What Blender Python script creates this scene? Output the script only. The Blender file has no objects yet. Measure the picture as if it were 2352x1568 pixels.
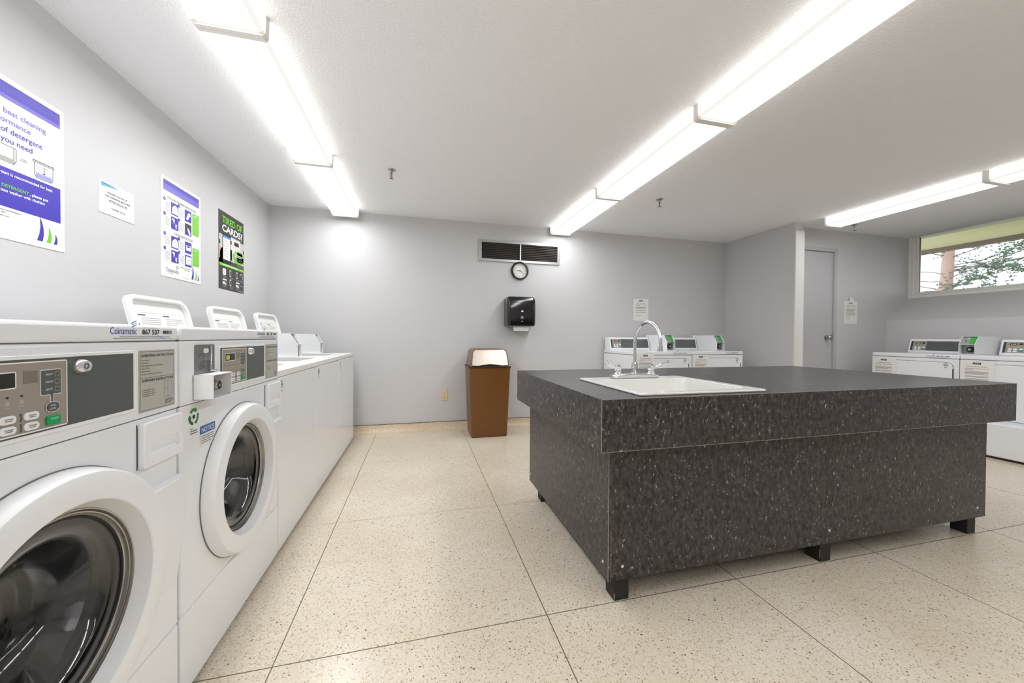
import bpy, math, random
from mathutils import Vector, Matrix
random.seed(7)
S = bpy.context.scene
COL = S.collection

# ------------------------------------------------------------------ camera
F_PX, YAW, PIT, ROL = 839.62, 0.247566, -0.012048, 0.0061814
cy_, sy_, cp_, sp_ = math.cos(YAW), math.sin(YAW), math.cos(PIT), math.sin(PIT)
Fv = Vector((sy_ * cp_, cy_ * cp_, sp_)); Rv = Vector((cy_, -sy_, 0)); Uv = Rv.cross(Fv)
R2 = math.cos(ROL) * Rv + math.sin(ROL) * Uv; U2 = -math.sin(ROL) * Rv + math.cos(ROL) * Uv
cam = bpy.data.objects.new('camera', bpy.data.cameras.new('camera'))
COL.objects.link(cam)
m = Matrix((R2, U2, -Fv)).transposed().to_4x4(); m.translation = Vector((0, 0, 1.05))
cam.matrix_world = m
cam.data.sensor_width = 36; cam.data.sensor_fit = 'HORIZONTAL'; cam.data.lens = F_PX / 2352 * 36
cam.data.clip_start = 0.02
S.camera = cam
# ------------------------------------------------------------------ world, exposure
w = bpy.data.worlds.new('sky'); S.world = w; w.use_nodes = True
w.node_tree.nodes['Background'].inputs[0].default_value = (0.86, 0.95, 1.0, 1)
w.node_tree.nodes['Background'].inputs[1].default_value = 2.6
S.view_settings.view_transform = 'Standard'; S.view_settings.look = 'None'
S.view_settings.gamma = 1; S.view_settings.use_curve_mapping = False
S.view_settings.exposure = 0.19
S.cycles.max_bounces = 9; S.cycles.diffuse_bounces = 5; S.cycles.glossy_bounces = 5
S.cycles.transmission_bounces = 8; S.cycles.caustics_reflective = False; S.cycles.caustics_refractive = False
S.cycles.sample_clamp_indirect = 6
S.cycles.use_denoising = True; S.cycles.use_adaptive_sampling = True; S.cycles.adaptive_threshold = 0.02
LAMP, LAMP_SIDE = 12.0, 2.4

# ------------------------------------------------------------------ materials
def srgb(c):
    return tuple(((x / 255) / 12.92 if x / 255 <= 0.04045 else ((x / 255 + 0.055) / 1.055) ** 2.4) for x in c)
MATS = {}
def mat(name, rgb=(200, 200, 200), rough=0.5, metal=0.0, coat=0.0, bump=0.0, bscale=50, trans=0.0, emit=None, spec=0.5, alpha=1, ecol=None, ior=1.45):
    if name in MATS: return MATS[name]
    M = bpy.data.materials.new(name); M.use_nodes = True
    nt = M.node_tree; b = nt.nodes['Principled BSDF']
    b.inputs['Base Color'].default_value = (*srgb(rgb), 1)
    b.inputs['Roughness'].default_value = rough; b.inputs['Metallic'].default_value = metal
    b.inputs['Coat Weight'].default_value = coat; b.inputs['Coat Roughness'].default_value = 0.08
    b.inputs['Specular IOR Level'].default_value = spec; b.inputs['IOR'].default_value = ior
    b.inputs['Transmission Weight'].default_value = trans; b.inputs['Alpha'].default_value = alpha
    if emit:
        b.inputs['Emission Color'].default_value = (*(ecol or (1, 1, 1)), 1); b.inputs['Emission Strength'].default_value = emit
    # every surface carries a slight procedural variation in its gloss
    tc = nt.nodes.new('ShaderNodeTexCoord'); n = nt.nodes.new('ShaderNodeTexNoise'); n.inputs['Scale'].default_value = bscale
    n.inputs['Detail'].default_value = 3
    nt.links.new(tc.outputs['Object'], n.inputs['Vector'])
    mr = nt.nodes.new('ShaderNodeMapRange'); mr.inputs['To Min'].default_value = max(0, rough * 0.9); mr.inputs['To Max'].default_value = min(1, rough * 1.1)
    nt.links.new(n.outputs['Fac'], mr.inputs['Value']); nt.links.new(mr.outputs['Result'], b.inputs['Roughness'])
    if bump:
        bp = nt.nodes.new('ShaderNodeBump'); bp.inputs['Strength'].default_value = bump; bp.inputs['Distance'].default_value = 0.004
        nt.links.new(n.outputs['Fac'], bp.inputs['Height']); nt.links.new(bp.outputs['Normal'], b.inputs['Normal'])
    MATS[name] = M
    return M
wallm = mat('wall paint', (207, 206, 207), 0.45, bump=0.15, bscale=120, spec=0.35)
ceilm = mat('stipple ceiling', (249, 249, 251), 0.85, bump=0.9, bscale=95, spec=0.2)
enamel = mat('white enamel', (240, 242, 246), 0.22, coat=0.3, spec=0.5)
plastic = mat('white plastic', (244, 245, 248), 0.3)
lidm = mat('lid enamel', (243, 243, 240), 0.25)
coinm = mat('coin box paint', (238, 238, 240), 0.35)
darkseam = mat('seam shadow gap', (70, 70, 68), 0.7)
greypanel = mat('grey control panel', (88, 94, 92), 0.35, bscale=300)
modulem = mat('taupe control module', (158, 150, 141), 0.4)
labelgrey = mat('silver label', (186, 184, 176), 0.4)
steelplate = mat('brushed steel plate', (140, 142, 142), 0.35, metal=0.7)
chrome = mat('chrome', (225, 225, 228), 0.07, metal=1)
steel = mat('satin steel', (175, 172, 168), 0.25, metal=1)
alu = mat('aluminium', (178, 178, 178), 0.38, metal=0.8)
black = mat('black print', (28, 28, 30), 0.5)
darkgrey = mat('dark grey print', (75, 75, 78), 0.5)
fineprint = mat('fine print', (140, 138, 134), 0.6)
finer = mat('faint print', (176, 172, 168), 0.6)
red = mat('red print', (178, 110, 100), 0.6)
white = mat('white paper', (240, 240, 238), 0.55)
whiteprint = mat('white print', (245, 245, 245), 0.5)
cream = mat('cream paper', (238, 236, 232), 0.6)
blue = mat('violet blue print', (70, 58, 178), 0.4)
bluelight = mat('pale blue print', (150, 155, 215), 0.4)
lilac = mat('light violet print', (112, 102, 198), 0.4)
logoblue = mat('logo blue', (58, 92, 178), 0.5)
logogreen = mat('logo light green', (130, 200, 150), 0.5)
lime = mat('lime print', (118, 204, 48), 0.4)
green = mat('green print', (22, 140, 40), 0.4)
darkgreen = mat('dark green print', (10, 90, 30), 0.4)
greenkey = mat('green key', (10, 165, 95), 0.3)
signblue = mat('sign blue', (25, 100, 170), 0.4)
skyblue = mat('sky blue print', (90, 165, 205), 0.4)
ppblack = mat('poster charcoal', (62, 58, 56), 0.4)
skin = mat('photo tan', (205, 165, 140), 0.5)
rubber = mat('dark rubber', (38, 38, 38), 0.6)
drumm = mat('drum steel', (200, 200, 202), 0.22, metal=1)
glassm = mat('door glass', (225, 226, 228), 0.03, trans=1.0, ior=1.6)
lcd = mat('display window', (45, 44, 38), 0.2)
lcdon = mat('display digits', (200, 215, 90), 0.4, emit=0.5, ecol=(0.7, 0.8, 0.15))
blackgloss = mat('black gloss plastic', (22, 22, 24), 0.13, coat=0.5)
brownm = mat('brown baked enamel', (112, 72, 32), 0.34, metal=0.0, bscale=200)
taupem = mat('bronze hood paint', (130, 108, 88), 0.3, metal=0.4)
darkbrown = mat('dark brown rim', (70, 42, 26), 0.35, metal=0.2)
basin = mat('sink enamel', (226, 224, 220), 0.15, coat=0.5)
ivory = mat('ivory plastic', (222, 205, 165), 0.35)
legm = mat('black painted wood', (38, 34, 32), 0.55)
edgem = mat('laminate edge line', (150, 136, 124), 0.5)
screwm = mat('screw head', (205, 200, 190), 0.3, metal=0.6)
doorm = mat('door paint', (190, 189, 192), 0.4, spec=0.3)
wallendm = mat('pale wall end paint', (232, 230, 228), 0.4)
winf = mat('window frame paint', (236, 234, 229), 0.4)
winrub = mat('glazing gasket', (40, 60, 55), 0.5)
soffm = mat('pale green soffit paint', (206, 198, 166), 0.8)
fascm = mat('brown fascia', (120, 108, 100), 0.7)
ductm = mat('duct interior', (40, 36, 34), 0.8)
barkm = mat('pine bark', (178, 148, 138), 0.9, bump=0.8, bscale=18)
twigm = mat('grey brown twigs', (128, 118, 112), 0.9)
needlem = mat('pine needles', (112, 130, 116), 0.8)
groundm = mat('greyish outside ground', (150, 150, 122), 0.95, bump=0.5, bscale=30)  # unseen ground, greyed so its bounce tints the soffit less green
capm = mat('lamp end cap', (246, 243, 236), 0.45)
lens_b = mat('lamp lens bottom', (125, 122, 116), 0.4, emit=LAMP, ecol=(0.955, 0.98, 1.0))
lens_s = mat('lamp lens side', (125, 122, 116), 0.4, emit=LAMP_SIDE, ecol=(1.0, 0.975, 0.93))
lens_e = mat('lamp lens rounded edge', (125, 122, 116), 0.4, emit=0.72, ecol=(1.0, 0.975, 0.93))
lens_d = mat('lamp lens near the tube ends', (125, 122, 116), 0.4, emit=3.0, ecol=(1.0, 0.985, 0.95))
lens_r = mat('weaker lamp lens bottom', (125, 122, 116), 0.4, emit=LAMP * 0.66, ecol=(0.955, 0.98, 1.0))  # right run set weaker to keep that end of the room darker
lens_l = mat('stronger lamp lens bottom', (125, 122, 116), 0.4, emit=LAMP * 1.12, ecol=(0.955, 0.98, 1.0))  # left run set stronger to brighten the nearby wall and ceiling

def laminate():
    M = bpy.data.materials.new('speckled dark laminate'); M.use_nodes = True; nt = M.node_tree; N = nt.nodes; L = nt.links
    b = N['Principled BSDF']
    tc = N.new('ShaderNodeTexCoord'); mp = N.new('ShaderNodeMapping'); mp.inputs['Scale'].default_value = (1, 1, 0.55)
    L.new(tc.outputs['Object'], mp.inputs['Vector'])
    nz = N.new('ShaderNodeTexNoise'); nz.inputs['Scale'].default_value = 60; nz.inputs['Detail'].default_value = 4; nz.inputs['Roughness'].default_value = 0.7
    L.new(mp.outputs['Vector'], nz.inputs['Vector'])
    r1 = N.new('ShaderNodeValToRGB'); e = r1.color_ramp.elements
    e[0].position = 0.38; e[0].color = (0.007, 0.006, 0.007, 1); e[1].position = 0.68; e[1].color = (0.075, 0.066, 0.066, 1)
    L.new(nz.outputs['Fac'], r1.inputs['Fac'])
    # distorted voronoi flakes
    add = N.new('ShaderNodeMixRGB'); add.blend_type = 'ADD'; add.inputs['Fac'].default_value = 0.02
    n2 = N.new('ShaderNodeTexNoise'); n2.inputs['Scale'].default_value = 90; L.new(tc.outputs['Object'], n2.inputs['Vector'])
    L.new(mp.outputs['Vector'], add.inputs[1]); L.new(n2.outputs['Color'], add.inputs[2])
    vo = N.new('ShaderNodeTexVoronoi'); vo.inputs['Scale'].default_value = 125; L.new(add.outputs['Color'], vo.inputs['Vector'])
    sx = N.new('ShaderNodeSeparateColor'); L.new(vo.outputs['Color'], sx.inputs['Color'])
    gt = N.new('ShaderNodeMath'); gt.operation = 'GREATER_THAN'; gt.inputs[1].default_value = 0.72; L.new(sx.outputs[0], gt.inputs[0])
    lt = N.new('ShaderNodeMapRange'); lt.inputs['From Min'].default_value = 0.15; lt.inputs['From Max'].default_value = 0.55
    lt.inputs['To Min'].default_value = 1; lt.inputs['To Max'].default_value = 0
    L.new(vo.outputs['Distance'], lt.inputs['Value'])
    mu = N.new('ShaderNodeMath'); mu.operation = 'MULTIPLY'; L.new(gt.outputs[0], mu.inputs[0]); L.new(lt.outputs['Result'], mu.inputs[1])
    mu2 = N.new('ShaderNodeMath'); mu2.operation = 'MULTIPLY'; L.new(mu.outputs[0], mu2.inputs[0]); pw = N.new('ShaderNodeMath'); pw.operation = 'POWER'; pw.inputs[1].default_value = 2.5; L.new(sx.outputs[1], pw.inputs[0]); L.new(pw.outputs[0], mu2.inputs[1])
    mix = N.new('ShaderNodeMixRGB'); L.new(mu2.outputs[0], mix.inputs['Fac']); L.new(r1.outputs['Color'], mix.inputs[1])
    mix.inputs[2].default_value = (0.50, 0.46, 0.44, 1)
    L.new(mix.outputs['Color'], b.inputs['Base Color'])
    b.inputs['Roughness'].default_value = 0.3; b.inputs['Specular IOR Level'].default_value = 0.5
    return M
lamm = laminate()

def terrazzo(name, tint=(1, 1, 1), rough=0.22):
    M = bpy.data.materials.new(name); M.use_nodes = True; nt = M.node_tree; N = nt.nodes; L = nt.links
    b = N['Principled BSDF']; tc = N.new('ShaderNodeTexCoord')
    def vor(scale, off):
        mp = N.new('ShaderNodeMapping'); mp.inputs['Location'].default_value = off; L.new(tc.outputs['Object'], mp.inputs['Vector'])
        nz = N.new('ShaderNodeTexNoise'); nz.inputs['Scale'].default_value = scale * 1.1; L.new(mp.outputs['Vector'], nz.inputs['Vector'])
        ad = N.new('ShaderNodeMixRGB'); ad.blend_type = 'ADD'; ad.inputs['Fac'].default_value = 0.9 / scale
        L.new(mp.outputs['Vector'], ad.inputs[1]); L.new(nz.outputs['Color'], ad.inputs[2])
        v = N.new('ShaderNodeTexVoronoi'); v.inputs['Scale'].default_value = scale; L.new(ad.outputs['Color'], v.inputs['Vector'])
        s = N.new('ShaderNodeSeparateColor'); L.new(v.outputs['Color'], s.inputs['Color'])
        return v, s
    def ramp(src, stops, const=True):
        r = N.new('ShaderNodeValToRGB'); r.color_ramp.interpolation = 'CONSTANT' if const else 'LINEAR'
        e = r.color_ramp.elements
        while len(e) > 1: e.remove(e[-1])
        e[0].position = stops[0][0]; e[0].color = (*stops[0][1], 1)
        for p, c in stops[1:]:
            q = e.new(p); q.color = (*c, 1)
        L.new(src, r.inputs['Fac']); return r
    v1, s1 = vor(165, (0, 0, 0))
    c1 = ramp(s1.outputs[0], [(0, srgb((231, 220, 200))), (0.3, srgb((238, 231, 216))), (0.55, srgb((223, 209, 185))), (0.74, srgb((210, 193, 167))), (0.86, srgb((241, 235, 223))), (0.94, srgb((194, 174, 148)))])
    md = N.new('ShaderNodeMapRange'); md.inputs['From Min'].default_value = 0.38; md.inputs['From Max'].default_value = 0.55
    L.new(v1.outputs['Distance'], md.inputs['Value'])
    mx = N.new('ShaderNodeMixRGB'); L.new(md.outputs['Result'], mx.inputs['Fac']); L.new(c1.outputs['Color'], mx.inputs[1]); mx.inputs[2].default_value = (*srgb((234, 224, 206)), 1)
    cur = mx
    for scale, thr, colr, rad in ((170, 0.93, srgb((176, 158, 134)), 0.42), (125, 0.972, srgb((132, 118, 104)), 0.36), (75, 0.986, srgb((92, 80, 74)), 0.24), (100, 0.985, srgb((200, 164, 132)), 0.3)):
        v, s = vor(scale, (scale * 0.37, 3.1, 0))
        gt = N.new('ShaderNodeMath'); gt.operation = 'GREATER_THAN'; gt.inputs[1].default_value = thr; L.new(s.outputs[0], gt.inputs[0])
        lt = N.new('ShaderNodeMath'); lt.operation = 'LESS_THAN'; lt.inputs[1].default_value = rad; L.new(v.outputs['Distance'], lt.inputs[0])
        mu = N.new('ShaderNodeMath'); mu.operation = 'MULTIPLY'; L.new(gt.outputs[0], mu.inputs[0]); L.new(lt.outputs[0], mu.inputs[1])
        m2 = N.new('ShaderNodeMixRGB'); L.new(mu.outputs[0], m2.inputs['Fac']); L.new(cur.outputs['Color'], m2.inputs[1]); m2.inputs[2].default_value = (*colr, 1)
        cur = m2
    big = N.new('ShaderNodeTexNoise'); big.inputs['Scale'].default_value = 1.6; big.inputs['Detail'].default_value = 4; L.new(tc.outputs['Object'], big.inputs['Vector'])
    rb = ramp(big.outputs['Fac'], [(0.3, (0.86, 0.82, 0.76)), (0.65, (0.97, 0.96, 0.95))], False)
    ml = N.new('ShaderNodeMixRGB'); ml.blend_type = 'MULTIPLY'; ml.inputs['Fac'].default_value = 1; L.new(cur.outputs['Color'], ml.inputs[1]); L.new(rb.outputs['Color'], ml.inputs[2])
    m3 = N.new('ShaderNodeMixRGB'); m3.blend_type = 'MULTIPLY'; m3.inputs['Fac'].default_value = 1; L.new(ml.outputs['Color'], m3.inputs[1]); m3.inputs[2].default_value = (*tint, 1)
    L.new(m3.outputs['Color'], b.inputs['Base Color']); b.inputs['Roughness'].default_value = rough
    return M
floorm = terrazzo('cream terrazzo', (0.95, 0.955, 0.97))
covem = terrazzo('terrazzo cove', (0.93, 0.86, 0.77), 0.4)
groutd = mat('dark divider strip', (108, 104, 92), 0.5)
groutl = mat('light joint', (186, 172, 146), 0.5)

# ------------------------------------------------------------------ mesh builder
class B:
    def __init__(s): s.v = []; s.f = []; s.mi = []; s.mats = []
    def m(s, mt):
        if mt not in s.mats: s.mats.append(mt)
        return s.mats.index(mt)
    def add(s, verts, faces, mt, T=None):
        o = len(s.v); k = s.m(mt)
        s.v += [tuple(T @ Vector(p)) if T else tuple(p) for p in verts]
        s.f += [tuple(i + o for i in f) for f in faces]; s.mi += [k] * len(faces)
        return s
    def box(s, x0, x1, y0, y1, z0, z1, mt, T=None):
        v = [(x, y, z) for x in (x0, x1) for y in (y0, y1) for z in (z0, z1)]
        return s.add(v, [(0, 1, 3, 2), (4, 6, 7, 5), (0, 4, 5, 1), (2, 3, 7, 6), (0, 2, 6, 4), (1, 5, 7, 3)], mt, T)
    def prism(s, poly, axis, lo, hi, mt, T=None):
        """poly: 2D points; axis x -> (y,z), y -> (x,z), z -> (x,y)"""
        n = len(poly)
        def P(a, b, c): return {'x': (c, a, b), 'y': (a, c, b), 'z': (a, b, c)}[axis]
        v = [P(a, b, lo) for a, b in poly] + [P(a, b, hi) for a, b in poly]
        ar = sum(poly[i][0] * poly[(i + 1) % n][1] - poly[(i + 1) % n][0] * poly[i][1] for i in range(n))
        if axis == 'y': ar = -ar
        f = [tuple(range(n))[::-1], tuple(range(n, 2 * n))] + [(i, (i + 1) % n, n + (i + 1) % n, n + i) for i in range(n)]
        if ar < 0: f = [q[::-1] for q in f]
        return s.add(v, f, mt, T)
    def lathe(s, prof, c, axis, mt, seg=48, T=None, close=False):
        v = []; f = []; n = len(prof)
        for i in range(seg):
            a = 2 * math.pi * i / seg
            for r, h in prof:
                p, q = r * math.cos(a), r * math.sin(a)
                v.append({'z': (c[0] + p, c[1] + q, c[2] + h), 'y': (c[0] + p, c[1] + h, c[2] + q), 'x': (c[0] + h, c[1] + p, c[2] + q)}[axis])
        for i in range(seg):
            j = (i + 1) % seg
            for k in range(n - 1 if not close else n):
                k2 = (k + 1) % n
                f.append((i * n + k, j * n + k, j * n + k2, i * n + k2))
        return s.add(v, f, mt, T)
    def cyl(s, c, r, h0, h1, axis, mt, seg=24, r2=None, T=None):
        r2 = r if r2 is None else r2
        return s.lathe([(0.0001, h0), (r, h0), (r2, h1), (0.0001, h1)], c, axis, mt, seg, T)
    def tube(s, path, r, mt, seg=12, T=None, caps=True):
        P = [Vector(p) for p in path]; n = len(P); rr = r if isinstance(r, (list, tuple)) else [r] * n
        v = []; up = Vector((0.13, 0.21, 0.97)).normalized(); a = None
        for i in range(n):
            t = (P[min(i + 1, n - 1)] - P[max(i - 1, 0)]).normalized()
            if a is None:
                a = t.cross(up if abs(t.dot(up)) < 0.95 else Vector((1, 0, 0))).normalized()
            a = (a - t * a.dot(t)).normalized(); b = t.cross(a)
            for k in range(seg):
                g = 2 * math.pi * k / seg
                v.append(tuple(P[i] + (a * math.cos(g) + b * math.sin(g)) * rr[i]))
        f = [(i * seg + k, i * seg + (k + 1) % seg, (i + 1) * seg + (k + 1) % seg, (i + 1) * seg + k) for i in range(n - 1) for k in range(seg)]
        if caps: f += [tuple(range(seg))[::-1], tuple(range((n - 1) * seg, n * seg))]
        return s.add(v, f, mt, T)
    def holeplate(s, outer, inner, axis, lo, hi, mt, T=None, wall=True):
        """plate with a hole; both polys star-shaped about the hole's centre"""
        cx = sum(p[0] for p in inner) / len(inner); cz = sum(p[1] for p in inner) / len(inner)
        angs = sorted(set(round(math.atan2(p[1] - cz, p[0] - cx), 5) for p in list(inner) + list(outer)))
        def cast(poly, a):
            dx, dz = math.cos(a), math.sin(a); best = None
            for i in range(len(poly)):
                (x1, z1), (x2, z2) = poly[i], poly[(i + 1) % len(poly)]
                ex, ez = x2 - x1, z2 - z1; den = dx * ez - dz * ex
                if abs(den) < 1e-12: continue
                t = ((x1 - cx) * ez - (z1 - cz) * ex) / den; u = ((x1 - cx) * dz - (z1 - cz) * dx) / den
                if t > 0 and -1e-4 <= u <= 1.0001 and (best is None or t < best): best = t
            return (cx + dx * best, cz + dz * best)
        I = [cast(inner, a) for a in angs]; O = [cast(outer, a) for a in angs]; n = len(angs)
        def P(p, c): return {'x': (c, p[0], p[1]), 'y': (p[0], c, p[1]), 'z': (p[0], p[1], c)}[axis]
        v = [P(p, lo) for p in I] + [P(p, lo) for p in O] + [P(p, hi) for p in I] + [P(p, hi) for p in O]
        f = []
        for i in range(n):
            j = (i + 1) % n
            f += [(i, j, n + j, n + i), (2 * n + i, 3 * n + i, 3 * n + j, 2 * n + j), (n + i, n + j, 3 * n + j, 3 * n + i), (i, 2 * n + i, 2 * n + j, j)]
        if axis != 'y': f = [q[::-1] for q in f]
        f = [q[::-1] for q in f] if axis == 'y' else f
        return s.add(v, f, mt, T)
    def build(s, name, parent=None, bevel=0, seg=2, smooth=False, loc=None, fixn=True, sharp=38):
        me = bpy.data.meshes.new(name); me.from_pydata(s.v, [], s.f)
        for t in s.mats: me.materials.append(t)
        me.polygons.foreach_set('material_index', s.mi); me.update()
        if fixn:
            import bmesh
            bm = bmesh.new(); bm.from_mesh(me); bmesh.ops.recalc_face_normals(bm, faces=bm.faces); bm.to_mesh(me); bm.free()
        if smooth or bevel:
            me.polygons.foreach_set('use_smooth', [True] * len(me.polygons)); me.set_sharp_from_angle(angle=math.radians(sharp if smooth else 30))
        o = bpy.data.objects.new(name, me); COL.objects.link(o)
        if parent is not None: o.parent = parent
        if loc: o.location = loc
        if bevel:
            b = o.modifiers.new('bevel', 'BEVEL'); b.width = bevel; b.segments = seg; b.limit_method = 'ANGLE'; b.angle_limit = math.radians(40)
        return o

def rrect(x0, x1, z0, z1, r, n=5, rs=None):
    rs = rs or (r, r, r, r)   # bl, br, tr, tl
    out = []
    for (cx, cz, a0, rr) in ((x0, z0, 180, rs[0]), (x1, z0, 270, rs[1]), (x1, z1, 0, rs[2]), (x0, z1, 90, rs[3])):
        sx = 1 if cx == x0 else -1; sz = 1 if cz == z0 else -1
        ox, oz = cx + sx * rr, cz + sz * rr
        if rr <= 0: out.append((cx, cz)); continue
        for i in range(n + 1):
            a = math.radians(a0 + 90 * i / n); out.append((ox + rr * math.cos(a), oz + rr * math.sin(a)))
    return out

TXT = {}
def textmesh(string, bold=0.0, space=1.0):
    k = (string, bold, space)
    if k in TXT: return TXT[k]
    cu = bpy.data.curves.new('lettering', 'FONT'); cu.body = string; cu.size = 1; cu.resolution_u = 3; cu.offset = bold; cu.space_character = space
    ob = bpy.data.objects.new('lettering', cu); me = bpy.data.meshes.new_from_object(ob)
    vs = [tuple(v.co) for v in me.vertices]; fs = [tuple(p.vertices) for p in me.polygons]
    bpy.data.objects.remove(ob); bpy.data.meshes.remove(me); bpy.data.curves.remove(cu)
    TXT[k] = (vs, fs); return TXT[k]

class G(B):
    """flat printed graphics on a plane: u to the right, v up, n out of the surface"""
    def __init__(s, o=(0, 0, 0), u=(1, 0, 0), v=(0, 0, 1), n=(0, -1, 0), step=0.0004):
        super().__init__(); s.o, s.u, s.vv, s.n, s.step = Vector(o), Vector(u), Vector(v).normalized(), Vector(n).normalized(), step
    def P(s, a, b, k): return tuple(s.o + s.u * a + s.vv * b + s.n * (k * s.step))
    def poly(s, pts, mt, k=1): return s.add([s.P(a, b, k) for a, b in pts], [tuple(range(len(pts)))], mt)
    def rect(s, a0, a1, b0, b1, mt, k=1): return s.poly([(a0, b0), (a1, b0), (a1, b1), (a0, b1)], mt, k)
    def disc(s, a, b, r, mt, k=1, n=20, rb=None): return s.poly([(a + r * math.cos(2 * math.pi * i / n), b + (rb or r) * math.sin(2 * math.pi * i / n)) for i in range(n)], mt, k)
    def ring(s, outer, inner, mt, k=1):
        n = len(outer); s.add([s.P(a, b, k) for a, b in list(outer) + list(inner)], [(i, (i + 1) % n, n + (i + 1) % n, n + i) for i in range(n)], mt)
    def frame(s, a0, a1, b0, b1, t, mt, k=1, r=0.0):
        s.ring(rrect(a0, a1, b0, b1, r), rrect(a0 + t, a1 - t, b0 + t, b1 - t, max(r - t, 0) if r else 0), mt, k)
    def line(s, pts, t, mt, k=1):
        for (a0, b0), (a1, b1) in zip(pts, pts[1:]):
            d = Vector((a1 - a0, b1 - b0)); 
            if d.length < 1e-9: continue
            q = Vector((-d.y, d.x)).normalized() * t / 2
            s.poly([(a0 - q.x, b0 - q.y), (a1 - q.x, b1 - q.y), (a1 + q.x, b1 + q.y), (a0 + q.x, b0 + q.y)], mt, k)
    def lines(s, a0, a1, b0, b1, n, mt, k=1, fill=0.45, jag=0.35):
        st = (b1 - b0) / n; r = random.Random(int((a0 + b1) * 1e4))
        for i in range(n):
            e = a1 - (a1 - a0) * (jag * r.random() if (i + 1) % 4 == 0 or i == n - 1 else 0.03 * r.random())
            y = b1 - st * (i + 0.5); s.rect(a0, e, y - st * fill / 2, y + st * fill / 2, mt, k)
    def text(s, string, a0, b0, a1, b1, mt, k=1, bold=0.0, keep=False, align='l', space=1.0, wide=1.0):
        """fit into the box; keep=True keeps the letter proportions at height b1-b0 (cap height)"""
        vs, fs = textmesh(string, bold, space)
        if not vs: return
        x0 = min(v[0] for v in vs); x1 = max(v[0] for v in vs)
        H = 0.73
        sy = (b1 - b0) / H; sx = sy * wide if keep else (a1 - a0) / (x1 - x0)
        wd = (x1 - x0) * sx
        ox = a0 if align == 'l' else (a1 - wd if align == 'r' else (a0 + a1 - wd) / 2)
        s.add([s.P(ox + (v[0] - x0) * sx, b0 + v[1] * sy, k) for v in vs], fs, mt)
    def build(s, name, parent=None, **kw): return super().build(name, parent, fixn=False, **kw)

def empty(name, loc, rz=0, label=None, cat=None, group=None):
    o = bpy.data.objects.new(name, None); COL.objects.link(o); o.empty_display_size = 0.1
    o.location = loc; o.rotation_euler = (0, 0, rz)
    tag(o, label, cat, group); return o
def tag(o, label=None, cat=None, group=None):
    if label: o['label'] = label
    if cat: o['category'] = cat
    if group: o['group'] = group
    return o
def struct(o): o['kind'] = 'structure'; return o
def copy_tree(o, parent=None):
    c = o.copy(); COL.objects.link(c)
    if parent is not None: c.parent = parent
    for ch in list(o.children): copy_tree(ch, c)
    return c

# ------------------------------------------------------------------ room shell
XL, XB, YB, ZC = -1.48, 4.113, 4.2, 2.37        # left wall, return wall, back wall, ceiling
YD, XW, XR, YF = 3.372, 6.192, 5.80, -2.4       # door wall, window plane, lower right wall, wall behind the camera
fl = B(); fl.box(XL - 0.12, XW + 0.2, YF - 0.1, YB + 0.12, -0.1, 0, floorm)
for x in (-1.37, -0.45, 0.47, 1.345, 2.185, 3.05, 3.95, 4.85): fl.box(x - 0.0018, x + 0.0018, YF, YB - 0.06, -0.001, 0.0004, groutd)
for y, mt, t in ((3.2, groutl, .002), (2.22, groutl, .0024), (1.295, groutd, .0018), (0.38, groutd, .0018), (-0.54, groutd, .0018)):
    fl.box(XL, XR, y - t, y + t, -0.001, 0.0003, mt)
pts = [(-0.62, 1.835)]
while pts[-1][0] < 0.8: pts.append((pts[-1][0] + 0.05, 1.83 + random.uniform(-0.012, 0.012)))
for (a, b), (c, d) in zip(pts, pts[1:]):
    fl.add([(a, b - .0009, .0003), (c, d - .0009, .0003), (c, d + .0009, .0003), (a, b + .0009, .0003)], [(0, 1, 2, 3)], groutl)
struct(fl.build('floor', fixn=False))
struct(B().box(XL - 0.12, XW + 0.2, YF - 0.1, YB + 0.12, ZC, ZC + 0.12, ceilm).build('ceiling'))
struct(B().box(XL - 0.12, XL, YF - 0.1, YB + 0.12, 0, ZC, wallm).build('wall_left'))
struct(B().box(XL, XB + 0.12, YB, YB + 0.12, 0, ZC, wallm).build('wall_back'))
struct(B().box(XL, XW + 0.2, YF - 0.1, YF, 0, ZC, wallm).build('wall_front'))
struct(B().box(XB, XB + 0.12, 3.235, YB, 0, ZC, wallm).build('wall_return'))
struct(B().box(XB - 0.001, XB + 0.122, 3.225, 3.236, 0, 2.27, wallendm).build('wall_end_cap'))  # thin paler sheet on the wall end, stopping below the ceiling
DX0, DX1, DZ = 4.30, 4.905, 2.115
dw = B(); dw.box(XB + 0.12, DX0, YD, YD + 0.12, 0, ZC, wallm); dw.box(DX1, XW + 0.2, YD, YD + 0.12, 0, ZC, wallm); dw.box(DX0, DX1, YD, YD + 0.12, DZ, ZC, wallm)
struct(dw.build('wall_door_side'))
prof = [(XR, 0), (XR, 1.285), (XW - 0.012, 1.585), (XW + 0.2, 1.585), (XW + 0.2, 0)]
rw = B(); rw.prism([(a, b) for a, b in prof], 'y', YF, YD, wallm)
rw.box(XW, XW + 0.2, YF, 0.95, 1.585, ZC, wallm)
struct(rw.build('wall_right'))
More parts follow.
